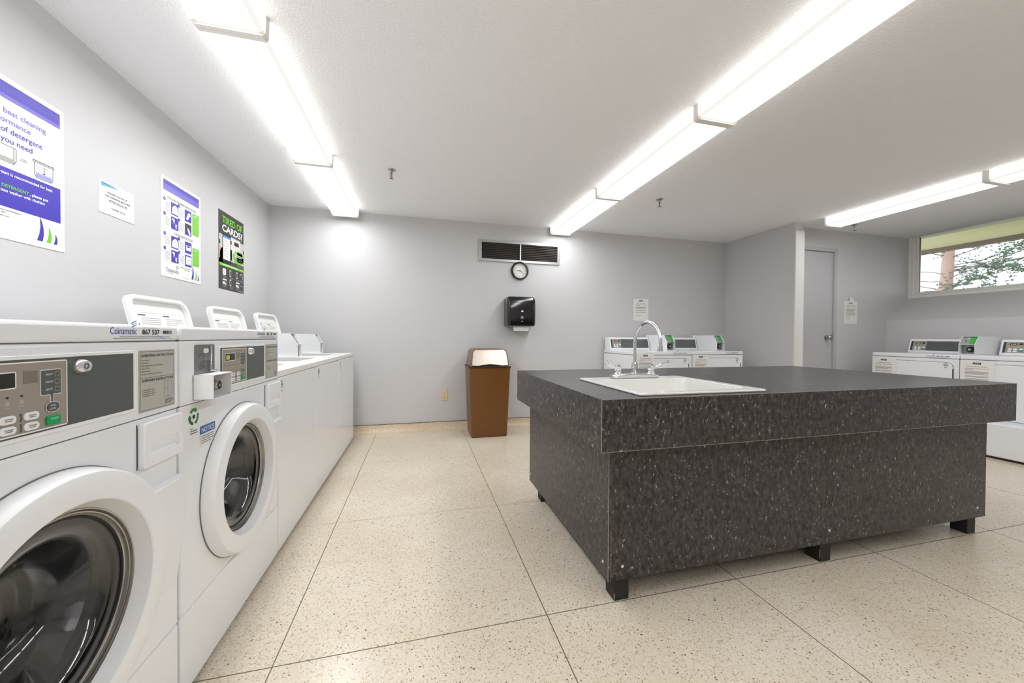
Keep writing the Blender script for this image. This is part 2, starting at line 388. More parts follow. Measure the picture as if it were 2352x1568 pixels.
# cove base along the back and return walls
cv = B(); pc = [(YB, 0.0), (YB, 0.088), (YB - 0.010, 0.088), (YB - 0.013, 0.035), (YB - 0.03, 0.012), (YB - 0.06, 0.0015), (YB - 0.06, 0)]
cv.prism(pc, 'x', XL, XB, covem); cv.box(XL, XB, YB - 0.012, YB, 0.088, 0.0905, darkseam)
struct(cv.build('baseboard_back', smooth=True))
cv = B(); pc = [(XB, 0.0), (XB, 0.088), (XB - 0.010, 0.088), (XB - 0.013, 0.035), (XB - 0.03, 0.012), (XB - 0.06, 0.0015), (XB - 0.06, 0)]
cv.prism(pc, 'y', 3.225, YB - 0.06, covem); struct(cv.build('baseboard_right', smooth=True))

# door with frame, knob and strike
dr = B(); dr.box(DX0 + 0.008, DX1 - 0.008, YD + 0.012, YD + 0.055, 0.008, DZ - 0.008, doorm)
door = struct(dr.build('door_1', bevel=0.002))
fr = B(); fr.box(DX1 - 0.006, DX1 + 0.035, YD - 0.012, YD + 0.06, 0, DZ - 0.006, doorm); fr.box(DX0 - 0.035, DX0 + 0.006, YD - 0.012, YD + 0.06, 0, DZ - 0.006, doorm)
fr.box(DX0 - 0.035, DX1 + 0.035, YD - 0.012, YD + 0.06, DZ - 0.006, DZ + 0.035, doorm)
fr.box(DX0 + 0.006, DX1 - 0.006, YD + 0.056, YD + 0.06, 0, DZ, darkseam)
fr.build('door_frame', door, bevel=0.003)
kn = B(); kn.lathe([(0.0001, -0.062), (0.018, -0.06), (0.027, -0.05), (0.026, -0.036), (0.012, -0.026), (0.011, -0.008), (0.03, -0.005), (0.03, 0)], (4.805, YD + 0.012, 1.068), 'y', steel, 24)
kn.build('door_knob', door, smooth=True)
B().box(4.884, 4.895, YD + 0.006, YD + 0.013, 1.04, 1.10, steel).build('strike_plate', door)

# window
WY0, WY1, WZ0, WZ1 = 0.95, YD, 1.585, ZC
wf = B()
def frame_ring(x0, x1, ins, t, mt):
    y0, y1, z0, z1 = WY0 + ins, WY1 - ins, WZ0 + ins, WZ1
    wf.box(x0, x1, y0, y0 + t, z0 + t, z1, mt); wf.box(x0, x1, y1 - t, y1, z0 + t, z1, mt); wf.box(x0, x1, y0, y1, z0, z0 + t, mt)
frame_ring(XW - 0.012, XW + 0.03, 0.0, 0.03, winf); frame_ring(XW + 0.022, XW + 0.06, 0.022, 0.03, winf); frame_ring(XW + 0.045, XW + 0.09, 0.045, 0.028, winf)
wf.box(XW + 0.0, XW + 0.09, WY0, WY1, ZC - 0.006, ZC, winf)
wf.box(XW + 0.03, XW + 0.09, 1.93, 1.98, WZ0, ZC, winf)
win = struct(wf.build('window_1', bevel=0.003))
B().box(XW + 0.066, XW + 0.072, WY0 + 0.07, WY1 - 0.07, WZ0 + 0.07, ZC - 0.004, mat('window glass', (255, 255, 255), 0.0, trans=1.0, ior=1.01)).build('window_pane', win)
gk = B(); gk.box(XW + 0.06, XW + 0.075, WY1 - 0.0745, WY1 - 0.069, WZ0 + 0.07, ZC, winrub); gk.build('window_gasket', win)

# outside: overhang, ground, pine
ov = B(); ov.box(XW + 0.2, 7.78, -4, 9, 2.46, 2.6, soffm); ov.box(7.72, 7.82, -4, 9, 2.40, 2.6, fascm)
struct(ov.build('roof_overhang'))
struct(B().box(XW + 0.2, 60, -30, 60, -0.1, 0, groundm).build('ground'))

def pine(x, y, label):
    r = random.Random(3)
    tr = B(); path = []
    for i in range(15):
        z = i * 0.7; path.append((x + 0.05 * math.sin(z * 0.9), y - 0.035 * z + 0.09 + 0.05 * math.sin(z * 1.4), z))
    tr.tube(path, [0.16 - 0.009 * i for i in range(15)], barkm, 14)
    root = tr.build('pine_tree', smooth=True); tag(root, label, 'tree')
    br = B(); nd = B()
    def tuft(p, s):
        for _ in range(9):
            d = Vector((r.gauss(0, 1), r.gauss(0, 1), abs(r.gauss(0.5, .8)))).normalized(); q = d.cross(Vector((r.random(), r.random(), r.random()))).normalized() * 0.009
            L = s * r.uniform(0.5, 1)
            nd.add([tuple(p - q), tuple(p + q), tuple(p + d * L)], [(0, 1, 2)], needlem)
    for i in range(46):
        z = r.uniform(1.6, 7.5); a = r.uniform(0, 2 * math.pi); ln = r.uniform(1.2, 3.0)
        if i < 16: z = r.uniform(2.2, 3.9); a = r.choice([-math.pi / 2, math.pi / 2, -math.pi / 2]) + r.uniform(-.7, .7); ln = r.uniform(1.2, 2.6)
        p = Vector((x, y - 0.035 * z + 0.09, z)); d = Vector((math.cos(a), math.sin(a), r.uniform(-0.15, 0.35))); pts = [p.copy()]
        for k in range(9):
            d = (d + Vector((r.gauss(0, .16), r.gauss(0, .16), r.gauss(0, .17)))).normalized(); p = p + d * ln / 9; pts.append(p.copy())
            if k > 1:
                for _ in range(4):
                    sd = (d + Vector((r.gauss(0, .8), r.gauss(0, .8), r.gauss(0, .5)))).normalized(); L = r.uniform(.15, .5)
                    e = p + sd * L; br.tube([p, p + sd * L * .5 + Vector((0, 0, .02)), e], [.006, .004, .003], twigm, 4)
                    for q in range(3):
                        tuft(p + sd * L * (0.4 + .3 * q), 0.085)
        br.tube(pts, [0.016 - 0.0014 * k for k in range(10)], twigm, 6)
    br.build('branches', root); nd.build('needles', root, fixn=False)
    return root
pine(14.0, 6.87, 'tall pine tree with reddish trunk outside the high window')

# ------------------------------------------------------------------ ceiling lights
def ceiling_light(x0, x1, ya, yb, label, group, bot=None):
    """ya near end, yb far end"""
    L = yb - ya; t = empty('fluorescent_ceiling_light', ((x0 + x1) / 2, ya, ZC), 0, label, 'ceiling light', group); W = x1 - x0
    b = B(); b.box(-W / 2 + 0.02, W / 2 - 0.02, 0.004, L - 0.004, -0.03, 0, capm); b.build('housing', t)
    h = 0.078
    # wrap-around lens: bottom and sides
    o = 0.003; z1 = -0.014; zb = -h; hw = W / 2
    prof = [(-hw, z1), (-hw + 0.004, zb + 0.012), (-hw + 0.02, zb), (hw - 0.02, zb), (hw - 0.004, zb + 0.012), (hw, z1)]
    b = B()
    for i in range(5):
        mt = (bot or lens_b) if i == 2 else (lens_s if i in (0, 4) else lens_e)
        (a, c), (d, e) = prof[i], prof[i + 1]
        cuts = [(o, L - o, mt)] if i != 2 else [(o, 0.03, lens_e), (0.03, 0.10, lens_d), (0.10, L - 0.10, mt), (L - 0.10, L - 0.03, lens_d), (L - 0.03, L - o, lens_e)]
        for q0, q1, mm in cuts: b.add([(a, q0, c), (a, q1, c), (d, q1, e), (d, q0, e)], [(0, 1, 2, 3)], mm)
    b.build('lens', t, fixn=False)
    pr2 = [(-hw - 0.005, 0), (-hw - 0.005, -0.03), (-hw - 0.003, zb + 0.002), (-hw + 0.008, zb - 0.009), (hw - 0.008, zb - 0.009), (hw + 0.003, zb + 0.002), (hw + 0.005, -0.03), (hw + 0.005, 0)]
    for ye in (0, L - 0.019):
        b = B(); b.prism(pr2, 'y', ye + 0.0005, ye + 0.0185, capm); b.build('end_cap', t)
    return t
for nm, x0, x1, ys in (('left', -0.877, -0.623, [4.11, 2.93, 1.745, 0.56, -0.62, -1.80]), ('middle', 1.517, 1.773, [4.16, 2.975, 1.77, 0.575, -0.61, -1.79]), ('right', 4.29, 4.54, [3.06, 1.88, 0.69, -0.5, -1.69])):
    for i in range(len(ys) - 1):
        pos = ['farthest', 'second farthest', 'third farthest', 'fourth farthest', 'fifth farthest'][i]
        side = {'left': 'run above the washers', 'middle': 'run across the middle of the ceiling', 'right': 'run nearest the window'}[nm]
        ceiling_light(x0, x1, ys[i + 1], ys[i], '%s fluorescent light in the %s' % (pos, side), 'fluorescent lights in the ' + side, {'left': lens_l, 'middle': lens_b, 'right': lens_r}[nm])

# sprinklers
def sprinkler(x, y, label):
    t = empty('ceiling_sprinkler', (x, y, ZC), 0.6, label, 'sprinkler', 'ceiling sprinklers')
    B().lathe([(0.0001, -0.006), (0.012, -0.007), (0.03, -0.004), (0.033, 0)], (0, 0, 0), 'z', steel, 28).build('escutcheon', t, smooth=True)
    b = B(); b.cyl((0, 0, 0), 0.009, -0.028, -0.005, 'z', steel, 12)
    for s in (-1, 1): b.tube([(s * 0.006, 0, -0.024), (s * 0.014, 0, -0.034), (s * 0.013, 0, -0.048), (s * 0.003, 0, -0.06)], 0.0025, steel, 8)
    b.tube([(0, 0, -0.028), (0, 0, -0.056)], 0.0028, mat('sprinkler bulb', (90, 80, 60), .2), 8)
    b.build('sprinkler_frame', t, smooth=True)
    b = B(); b.cyl((0, 0, 0), 0.006, -0.066, -0.058, 'z', steel, 10)
    for k in range(10):
        a = 2 * math.pi * k / 10; b.prism([(0, -0.003), (0.016, -0.003), (0.016, 0.003), (0, 0.003)], 'z', -0.068, -0.0665, steel, Matrix.Rotation(a, 4, 'Z'))
    b.build('deflector', t)
sprinkler(-0.221, 3.064, 'chrome pendant sprinkler between the left and middle light runs')
sprinkler(2.214, 3.052, 'chrome pendant sprinkler right of the middle light run')
sprinkler(4.86, 3.14, 'chrome pendant sprinkler behind the light nearest the window')

# ------------------------------------------------------------------ back wall fittings
def at(x, y, z): return (x, y, z)
t = empty('wall_vent', (0.66, YB, 1.93), 0, 'wide aluminium louvred vent grille high on the back wall', 'vent')
W, Hh = 0.99, 0.247
b = B(); b.holeplate([(0, 0), (W, 0), (W, Hh), (0, Hh)], [(0.03, 0.03), (W - 0.03, 0.03), (W - 0.03, Hh - 0.03), (0.03, Hh - 0.03)], 'y', -0.016, 0, alu)
b.build('vent_frame', t, bevel=0.004)
B().box(0.03, W - 0.03, -0.004, 0.0, 0.03, Hh - 0.03, ductm).build('duct_opening', t)
B().box(W / 2 - 0.008, W / 2 + 0.008, -0.016, -0.001, 0.03, Hh - 0.03, alu).build('mullion', t)
louv = mat('louvre metal', (120, 112, 104), 0.4, metal=0.5)
for side in (0, 1):
    a0 = 0.032 if side == 0 else W / 2 + 0.008; a1 = W / 2 - 0.008 if side == 0 else W - 0.032
    for k in range(9):
        z = 0.04 + k * 0.0205
        b = B(); b.prism([(-0.014, z), (-0.012, z + 0.002), (-0.003, z + 0.010), (-0.003, z + 0.007)], 'x', a0, a1, louv); b.build('louvre', t)

# clock
t = empty('wall_clock', (1.149, YB, 1.835), 0, 'round wall clock with black rim, directly below the vent grille', 'clock')
B().lathe([(0.0001, -0.012), (0.086, -0.012), (0.087, -0.035), (0.095, -0.036), (0.104, -0.028), (0.108, -0.012), (0.106, 0), (0.0001, 0)], (0, 0, 0), 'y', blackgloss, 56).build('clock_rim', t, smooth=True)
g = G((0, -0.0125, 0)); g.disc(0, 0, 0.087, cream, 1, 48)
for k in range(12):
    a = math.radians(90 - 30 * (k + 1)); s = str(k + 1); cx, cz = 0.068 * math.cos(a), 0.068 * math.sin(a)
    g.text(s, cx - 0.012, cz - 0.0075, cx + 0.012, cz + 0.0075, darkgrey, 2, keep=True, align='c')
for k in range(60):
    a = math.radians(6 * k); g.line([(0.08 * math.cos(a), 0.08 * math.sin(a)), (0.084 * math.cos(a), 0.084 * math.sin(a))], 0.001, darkgrey, 2)
g.build('clock_face', t)
def hand(name, deg, L, wd, k, mt=black):
    a = math.radians(90 - deg); u = Vector((math.cos(a), math.sin(a))); p = Vector((-u.y, u.x)) * wd
    b = B(); b.prism([tuple(-u * 0.012 + p), tuple(-u * 0.012 - p), tuple(u * L - p * .4), tuple(u * L + p * .4)], 'y', -0.0165 - k * 0.002, -0.0155 - k * 0.002, mt); b.build(name, t)
hand('hour_hand', 278, 0.042, 0.003, 0); hand('minute_hand', 122, 0.066, 0.0022, 1); hand('second_hand', 90, 0.07, 0.0006, 2, darkgrey)
B().cyl((0, 0, 0), 0.004, -0.022, -0.012, 'y', black, 16).build('hand_hub', t)

# towel dispenser
t = empty('paper_towel_dispenser', (1.128, YB, 1.172), 0, 'glossy black paper towel dispenser on the back wall', 'paper towel dispenser')
b = B()
sec = []
DH = 0.345
rows = [(0.0, 0.165, 0.0), (0.012, 0.165, 0.19), (0.05, 0.166, 0.205), (0.20, 0.166, 0.205), (0.29, 0.165, 0.20), (0.325, 0.160, 0.185), (DH, 0.145, 0.15)]
def dsec(hw, d, r=0.035, n=6):
    r = min(r, d * 0.9 if d else 0.001); out = [(-hw, 0)]
    for i in range(n + 1): a = math.radians(180 + 90 * i / n); out.append((-hw + r + r * math.cos(a), -d + r + r * math.sin(a)))
    for i in range(n + 1): a = math.radians(270 + 90 * i / n); out.append((hw - r + r * math.cos(a), -d + r + r * math.sin(a)))
    out.append((hw, 0)); return out
rows = [(0.0, 0.150, 0.17), (0.008, 0.160, 0.192), (0.03, 0.165, 0.2), (0.2, 0.167, 0.2), (0.29, 0.166, 0.197), (0.32, 0.163, 0.188), (0.337, 0.155, 0.17), (DH, 0.142, 0.14)]
vv = []; ff = []; n = None
for z, hw, d in rows:
    q = dsec(hw, d); n = len(q); vv += [(a, c, z) for a, c in q]
for i in range(len(rows) - 1):
    for k in range(n - 1): ff.append((i * n + k, i * n + k + 1, (i + 1) * n + k + 1, (i + 1) * n + k))
    ff.append((i * n + n - 1, i * n, (i + 1) * n, (i + 1) * n + n - 1))
ff += [tuple(range(n))[::-1], tuple(range((len(rows) - 1) * n, len(rows) * n))]
b.add(vv, ff, blackgloss); b.build('dispenser_cover', t, smooth=True)
g = G((0, -0.2005, 0)); g.poly([(-0.012, 0.165), (0.012, 0.165), (0.014, 0.176), (0.008, 0.182), (-0.006, 0.182)], whiteprint); g.build('brand_mark', t); g = G((0, -0.2005, 0))
g.frame(-0.02, 0.02, 0.085, 0.12, 0.002, fineprint); g.rect(-0.004, 0.004, 0.092, 0.115, whiteprint); g.line([(-0.012, 0.095), (-0.006, 0.105)], 0.002, whiteprint); g.line([(0.006, 0.105), (0.012, 0.095)], 0.002, whiteprint)
g.build('hand_symbol', t); g = G((0, -0.2005, 0)); g.poly([(-0.006, 0.062), (0.006, 0.062), (0.004, 0.052), (-0.004, 0.052)], whiteprint); g.build('arrow_symbol', t)
b = B(); n = 18; top = [(-0.09 + 0.185 * i / n, 0.01) for i in range(n + 1)]; bot = [(-0.088 + 0.18 * i / n, -0.052 + (0.005 if i % 2 else 0) + random.uniform(-.001, .001)) for i in range(n + 1)][::-1]
b.prism(top + bot, 'y', -0.152, -0.150, white); b.build('paper_towel', t)

# outlet
t = empty('wall_outlet', (0.276, YB, 0.385), 0, 'ivory double power outlet low on the back wall left of the brown bin', 'outlet')
B().box(-0.036, 0.036, -0.006, 0, -0.058, 0.058, ivory).build('cover_plate', t, bevel=0.003)
for s in (-1, 1):
    B().lathe([(0.0001, -0.0085), (0.016, -0.0085), (0.017, -0.006)], (0, 0, s * 0.021), 'y', ivory, 24).build('socket', t, smooth=True)
    g = G((0, -0.0087, s * 0.021)); g.rect(-0.008, -0.005, -0.001, 0.008, black); g.rect(0.005, 0.008, -0.001, 0.007, black); g.disc(0, -0.008, 0.003, black); g.build('socket_slots', t)

# printed notice (letter paper)
def notice(name, x, y, z, rz, label, clip=False, k0=0.0012):
    """x,y,z = lower left corner, facing local -y"""
    t = empty(name, (x, y, z), rz, label, 'paper notice', 'laundry room notices')
    g = G((0, -k0, 0)); w, h = 0.216, 0.279
    g.rect(0, w, 0, h, cream, 0)
    g.rect(0.080, 0.133, 0.247, 0.264, black, 1); g.rect(0.086, 0.127, 0.252, 0.259, finer, 2)
    g.rect(0.03, 0.085, 0.2395, 0.2405, fineprint)
    g.text('Laundry Room Notice', 0.045, 0.221, 0.172, 0.230, darkgrey, 1, bold=0.01)
    g.rect(0.03, 0.185, 0.2055, 0.209, red); g.rect(0.03, 0.09, 0.192, 0.195, fineprint)
    g.lines(0.03, 0.185, 0.150, 0.182, 5, fineprint); g.lines(0.03, 0.185, 0.124, 0.140, 2, fineprint, jag=.1); g.lines(0.03, 0.185, 0.100, 0.115, 2, fineprint, jag=.2)
    g.lines(0.03, 0.12, 0.085, 0.092, 1, finer); g.lines(0.03, 0.11, 0.055, 0.07, 2, finer); g.rect(0.08, 0.13, 0.016, 0.018, finer)
    if clip:
        b = B()
    g.build('printed_sheet', t)
    if clip:
        g2 = G((0, -k0 - 0.001, 0)); g2.poly([(0.075, 0.262), (0.155, 0.262), (0.155, 0.30), (0.10, 0.335), (0.075, 0.318)], cream); g2.line([(0.09, 0.33), (0.15, 0.27)], 0.006, white, 2); g2.rect(0.07, 0.08, 0.28, 0.32, fineprint, 2)
        g2.build('torn_corner_scrap', t)
    return t
notice('paper_notice', 2.678, YB, 1.275, 0, 'white printed notice taped to the back wall above the dryers')
notice('paper_notice', 5.075, YD, 1.242, 0, 'white printed notice with a torn scrap, taped right of the grey door', True)

# ------------------------------------------------------------------ left wall posters (local: x = along wall, -y = into the room)
LR = math.pi / 2
def sails(g, x, z, s):
    for dx, dz, w, h, mt in ((0, 0, 0.055, 0.19, blue), (0.075, 0.0, 0.045, 0.13, lime), (0.135, 0.0, 0.035, 0.085, blue)):
        pts = [(x + dx * s, z), (x + (dx + w * .85) * s, z)]
        for i in range(7):
            a = i / 6; pts.append((x + (dx + w * (1.0 - 0.55 * a ** 1.8)) * s + 0.0 * s, z + h * s * (0.15 + 0.85 * a)))
        for i in range(5):
            a = 1 - i / 5; pts.append((x + (dx + w * (0.45 * math.sin(a * 1.57))) * s - 0, z + h * s * a * 0.95))
        g.poly([(x + dx * s, z), (x + (dx + w * .8) * s, z), (x + (dx + w) * s, z + h * .3 * s), (x + (dx + w * .95) * s, z + h * .55 * s), (x + (dx + w * .75) * s, z + h * .8 * s), (x + (dx + w * .45) * s, z + h * s), (x + (dx + w * .5) * s, z + h * .6 * s), (x + (dx + w * .35) * s, z + h * .3 * s)], mt)
def poster(name, y, z, w, h, label, cat, base=white):
    t = empty(name, (XL, y, z), LR, label, cat)
    B().box(0, w, -0.003, 0, 0, h, base).build('poster_sheet', t)
    return t, G((0, -0.0032, 0), step=0.0005)
t, g = poster('detergent_poster', 1.595, 1.40, 0.40, 0.595, 'large white and violet detergent poster, nearest the camera on the left wall', 'poster')
g.rect(0.018, 0.382, 0.515, 0.575, blue); g.rect(0.018, 0.382, 0.515, 0.528, lilac, 2)
for i in range(5): g.rect(0.018, 0.382, 0.545 + i * 0.005, 0.5465 + i * .005, lilac, 2)
for s, zz, r in (('For the best cleaning', 0.462, 0.322), ('performance', 0.427, 0.262), ('1/4 cup of detergent', 0.392, 0.308), ('is all you need', 0.357, 0.268)):
    g.text(s, 0.02, zz, r, zz + 0.021, blue if zz < .4 else lilac, 1, bold=0.012, keep=True, align='r', wide=1.06)
g.line([(0.20, 0.285), (0.20, 0.345), (0.208, 0.345), (0.208, 0.30), (0.20, 0.285), (0.08, 0.285), (0.08, 0.345), (0.20, 0.345)], 0.0018, darkgrey)
g.rect(0.085, 0.197, 0.288, 0.302, finer); g.text('1/4 cup', 0.11, 0.305, 0.15, 0.312, darkgrey)
g.rect(0.222, 0.248, 0.317, 0.3185, darkgrey); g.rect(0.222, 0.248, 0.311, 0.3125, darkgrey)
g.line([(0.272, 0.338), (0.352, 0.338)], 0.003, darkgrey); g.line([(0.268, 0.332), (0.356, 0.332)], 0.002, darkgrey); g.line([(0.268, 0.332), (0.272, 0.342)], 0.0018, darkgrey); g.line([(0.356, 0.332), (0.350, 0.342)], 0.0018, darkgrey)
g.line([(0.275, 0.33), (0.277, 0.28), (0.285, 0.272), (0.34, 0.272), (0.349, 0.28), (0.351, 0.33)], 0.0018, darkgrey)
g.rect(0.281, 0.345, 0.275, 0.292, bluelight)
for i, zz in enumerate((0.296, 0.307, 0.318)): g.rect(0.28, 0.346, zz, zz + .0008, darkgrey, 2); g.text(str(i + 1), 0.31, zz - .002, 0.316, zz + .005, darkgrey, 3)
g.rect(0.018, 0.382, 0.118, 0.262, blue)
for s, zz, r in (('Liquid detergent is recommended for best', 0.237, 0.347), ('performance', 0.219, 0.11)):
    g.text(s, 0.02, zz, r, zz + 0.0115, whiteprint, 2, bold=0.02, keep=True, align='r')
g.text('POWDERED DETERGENT', 0.02, 0.190, 0.252, 0.2015, lime, 2, bold=0.02, keep=True, align='r', wide=1.1); g.text(', please put', 0.256, 0.190, 0.34, 0.2015, whiteprint, 2, bold=0.02, keep=True)
for s, zz, r in (('directly into washer with clothing', 0.172, 0.315), ('loosely', 0.142, 0.09)):
    g.text(s, 0.02, zz, r, zz + 0.0115, whiteprint, 2, bold=0.02, keep=True, align='r')
g.text('Customer Service and Assistance', 0.02, 0.103, 0.225, 0.110, darkgrey, 1, keep=True, align='r'); g.text('1-800-561-1972', 0.10, 0.092, 0.18, 0.099, darkgrey, 1, keep=True, align='c'); g.text('www.coinamatic.com', 0.08, 0.081, 0.20, 0.088, darkgrey, 1, keep=True, align='c')
sails(g, 0.283, 0.024, 0.5); g.rect(0.04, 0.15, 0.0225, 0.0235, finer)
g.build('poster_print', t)

t, g = poster('clean_up_sign', 2.172, 1.637, 0.218, 0.155, 'small white sign asking to clean up the washing machine, between two posters', 'sign')
g.poly([(0.012, 0.147), (0.012, 0.128), (0.12, 0.142)], skyblue); g.poly([(0.012, 0.147), (0.012, 0.142), (0.11, 0.1445)], signblue, 2)
for s, zz, a, c in (('PLEASE CLEAN UP', 0.102, 0.048, 0.172), ('THE WASHING MACHINE', 0.084, 0.030, 0.190), ('AFTER EACH USE', 0.066, 0.055, 0.17), ('THANK YOU!', 0.030, 0.068, 0.155)):
    g.text(s, a, zz, c, zz + 0.009, black, 1, bold=0.01)
g.rect(0.055, 0.17, 0.0625, 0.0635, black)
g.build('sign_print', t)

def logo(g, x, z, w, mt=logoblue, k=1):
    """script word with three small waves above its end"""
    h = w * 0.21
    g.text('Coinamatic', x, z, x + w, z + h, mt, k, bold=-0.004)
    for i, c in enumerate((logoblue, logogreen, logoblue)):
        zz = z + h * 1.65 - i * h * 0.27; a = x + w * 0.78 + i * w * 0.012
        g.line([(a, zz - h * .12), (a + w * .07, zz + h * .1), (a + w * .13, zz + h * .16), (a + w * .2, zz + h * .34)], h * 0.13, c, k)

t, g = poster('instruction_poster', 2.60, 1.402, 0.40, 0.597, 'white and violet washer and dryer instruction poster with lime green boxes', 'poster')
g.rect(0.022, 0.38, 0.517, 0.578, blue); g.rect(0.022, 0.38, 0.517, 0.535, lilac, 2); g.rect(0.022, 0.38, 0.535, 0.552, mat('mid violet', (104, 94, 205), .4), 2)
g.text('TOP-LOAD WASHER INSTRUCTIONS', 0.055, 0.473, 0.345, 0.488, darkgrey, 1); g.text('DRYER INSTRUCTIONS', 0.12, 0.268, 0.31, 0.283, darkgrey, 1)
def step(n, x, z, kind):
    g.disc(x, z + 0.075, 0.0105, blue, 2, 18); g.text(str(n), x - .003, z + 0.071, x + .003, z + 0.079, whiteprint, 3)
    g.frame(x, x + 0.128, z, z + 0.075, 0.001, bluelight); g.lines(x + 0.006, x + 0.05, z + 0.01, z + 0.062, 6, finer, 1, .3, .2)
    g.rect(x + 0.06, x + 0.128, z + 0.002, z + 0.075, blue, 2)
    cx, cz = x + 0.094, z + 0.038
    if kind == 0: g.poly([(cx - .03, cz - .03), (cx + .03, cz - .03), (cx + .026, cz + .012), (cx + .008, cz + .026), (cx - .01, cz + .02), (cx - .026, cz + .005)], whiteprint, 3); g.line([(cx - .012, cz - .005), (cx + .005, cz + .008), (cx + .016, cz - .01)], .0015, fineprint, 4)
    if kind == 1: g.poly([(cx - .025, cz - .022), (cx - .004, cz - .026), (cx + .012, cz - .002), (cx + .026, cz + .008), (cx + .016, cz + .024), (cx - .004, cz + .02), (cx - .01, cz + .002)], whiteprint, 3)
    if kind == 2: g.poly([(cx - .026, cz + .028), (cx - .005, cz + .026), (cx - .002, cz + .008), (cx - .016, cz + .006), (cx - .018, cz + .016), (cx - .026, cz + .018)], whiteprint, 3); g.poly([(cx - .004, cz - .012), (cx + .022, cz - .004), (cx + .014, cz - .016), (cx + .016, cz - .03), (cx + .006, cz - .03), (cx + .004, cz - .016)], whiteprint, 3); g.line([(cx - .02, cz), (cx + .02, cz - .002)], .0018, whiteprint, 3)
    if kind == 3: g.rect(x + .062, x + .126, z + 0.03, z + 0.073, ppblack, 3); g.poly([(cx - .012, cz + .012), (cx + .008, cz + .004), (cx + .024, cz - .03), (cx + .008, cz - .034), (cx - .006, cz - .01)], whiteprint, 4)
    if kind == 4: g.rect(cx - .024, cx + .024, cz - .02, cz + .014, whiteprint, 3); g.poly([(cx - .022, cz + .004), (cx, cz + .012), (cx + .02, cz + .006), (cx, cz - .002)], darkgrey, 4)
    if kind == 5: g.rect(cx - .026, cx + .028, cz - .024, cz + .028, whiteprint, 3); g.frame(cx - .014, cx + .016, cz - .018, cz - .008, .001, fineprint, 4); g.rect(cx - .012, cx + .014, cz + .004, cz + .008, lime, 4)
for n, x, z, kd in ((1, .03, .388, 0), (3, .165, .388, 1), (2, .03, .300, 2), (4, .165, .300, 3), (1, .03, .182, 0), (3, .165, .182, 4), (2, .03, .095, 2), (4, .165, .095, 5)):
    step(n, x, z + 0.0, kd)
for z0, z1 in ((0.318, 0.462), (0.112, 0.232)):
    g.rect(0.305, 0.378, z0, z1, lime); g.rect(0.325, 0.357, z1 - 0.017, z1 - 0.012, whiteprint, 2); g.lines(0.312, 0.37, z0 + 0.015, z1 - 0.025, 10, mat('pale lime', (160, 222, 110), .5), 2, .3, .3)
logo(g, 0.04, 0.032, 0.12, darkgrey); g.rect(0.055, 0.11, 0.024, 0.0255, fineprint); g.rect(0.175, 0.305, 0.078, 0.081, fineprint); g.rect(0.215, 0.275, 0.066, 0.069, fineprint); g.rect(0.2, 0.27, 0.015, 0.0165, finer)
sails(g, 0.292, 0.02, 0.5)
g.build('poster_print', t)

t, g = poster('phone_app_poster', 3.24, 1.41, 0.40, 0.60, 'charcoal and lime TIRED OF CARDS? poster nearest the back wall', 'poster', ppblack)
g.text('TIRED OF', 0.045, 0.515, 0.37, 0.568, lime, 3, bold=0.03); g.text('CARDS?', 0.045, 0.45, 0.37, 0.502, whiteprint, 3, bold=0.03)
g.rect(0.17, 0.37, 0.434, 0.438, fineprint, 3)
g.rect(0, 0.4, 0.232, 0.42, mat('photo grey', (200, 196, 190), .5), 1)
g.rect(0.18, 0.34, 0.30, 0.43, mat('photo light grey', (224, 222, 216), .5), 2); g.rect(0.235, 0.31, 0.375, 0.405, black, 3); g.rect(0.17, 0.19, 0.37, 0.40, black, 3); g.rect(0.0, 0.014, 0.34, 0.37, black, 3); g.rect(0.386, 0.4, 0.335, 0.365, black, 3)
g.poly([(0.0, 0.20), (0.08, 0.19), (0.17, 0.20), (0.17, 0.34), (0.19, 0.32), (0.2, 0.27), (0.17, 0.20), (0.05, 0.21), (0.06, 0.33), (0.02, 0.30), (0.0, 0.25)], skin, 2)
g.rect(0.17, 0.195, 0.24, 0.33, skin, 2); g.rect(0.012, 0.06, 0.20, 0.32, skin, 2)
g.poly(rrect(0.05, 0.17, 0.205, 0.43, 0.012), black, 4); g.rect(0.056, 0.164, 0.232, 0.40, whiteprint, 5); g.rect(0.056, 0.164, 0.40, 0.418, mat('screen blue', (70, 150, 225), .4), 5); g.lines(0.07, 0.14, 0.25, 0.39, 7, finer, 6, .2, .5)
pts = []
for i in range(20):
    a = 2 * math.pi * i / 20; r = 1 if i % 2 else 0.86; pts.append((0.305 + 0.095 * r * math.cos(a), 0.285 + 0.06 * r * math.sin(a)))
g.poly(pts, lime, 4); g.rect(0.28, 0.4, 0.25, 0.33, lime, 4); g.rect(0.24, 0.39, 0.300, 0.306, whiteprint, 5); g.rect(0.24, 0.36, 0.288, 0.293, whiteprint, 5); g.rect(0.27, 0.37, 0.258, 0.278, black, 5)
g.rect(0, 0.4, 0.186, 0.232, ppblack, 2); g.text('Coinamatic', 0.29, 0.212, 0.38, 0.226, finer, 3)
g.rect(0, 0.4, 0.178, 0.2, lime, 5); g.rect(0.05, 0.28, 0.186, 0.191, whiteprint, 6)
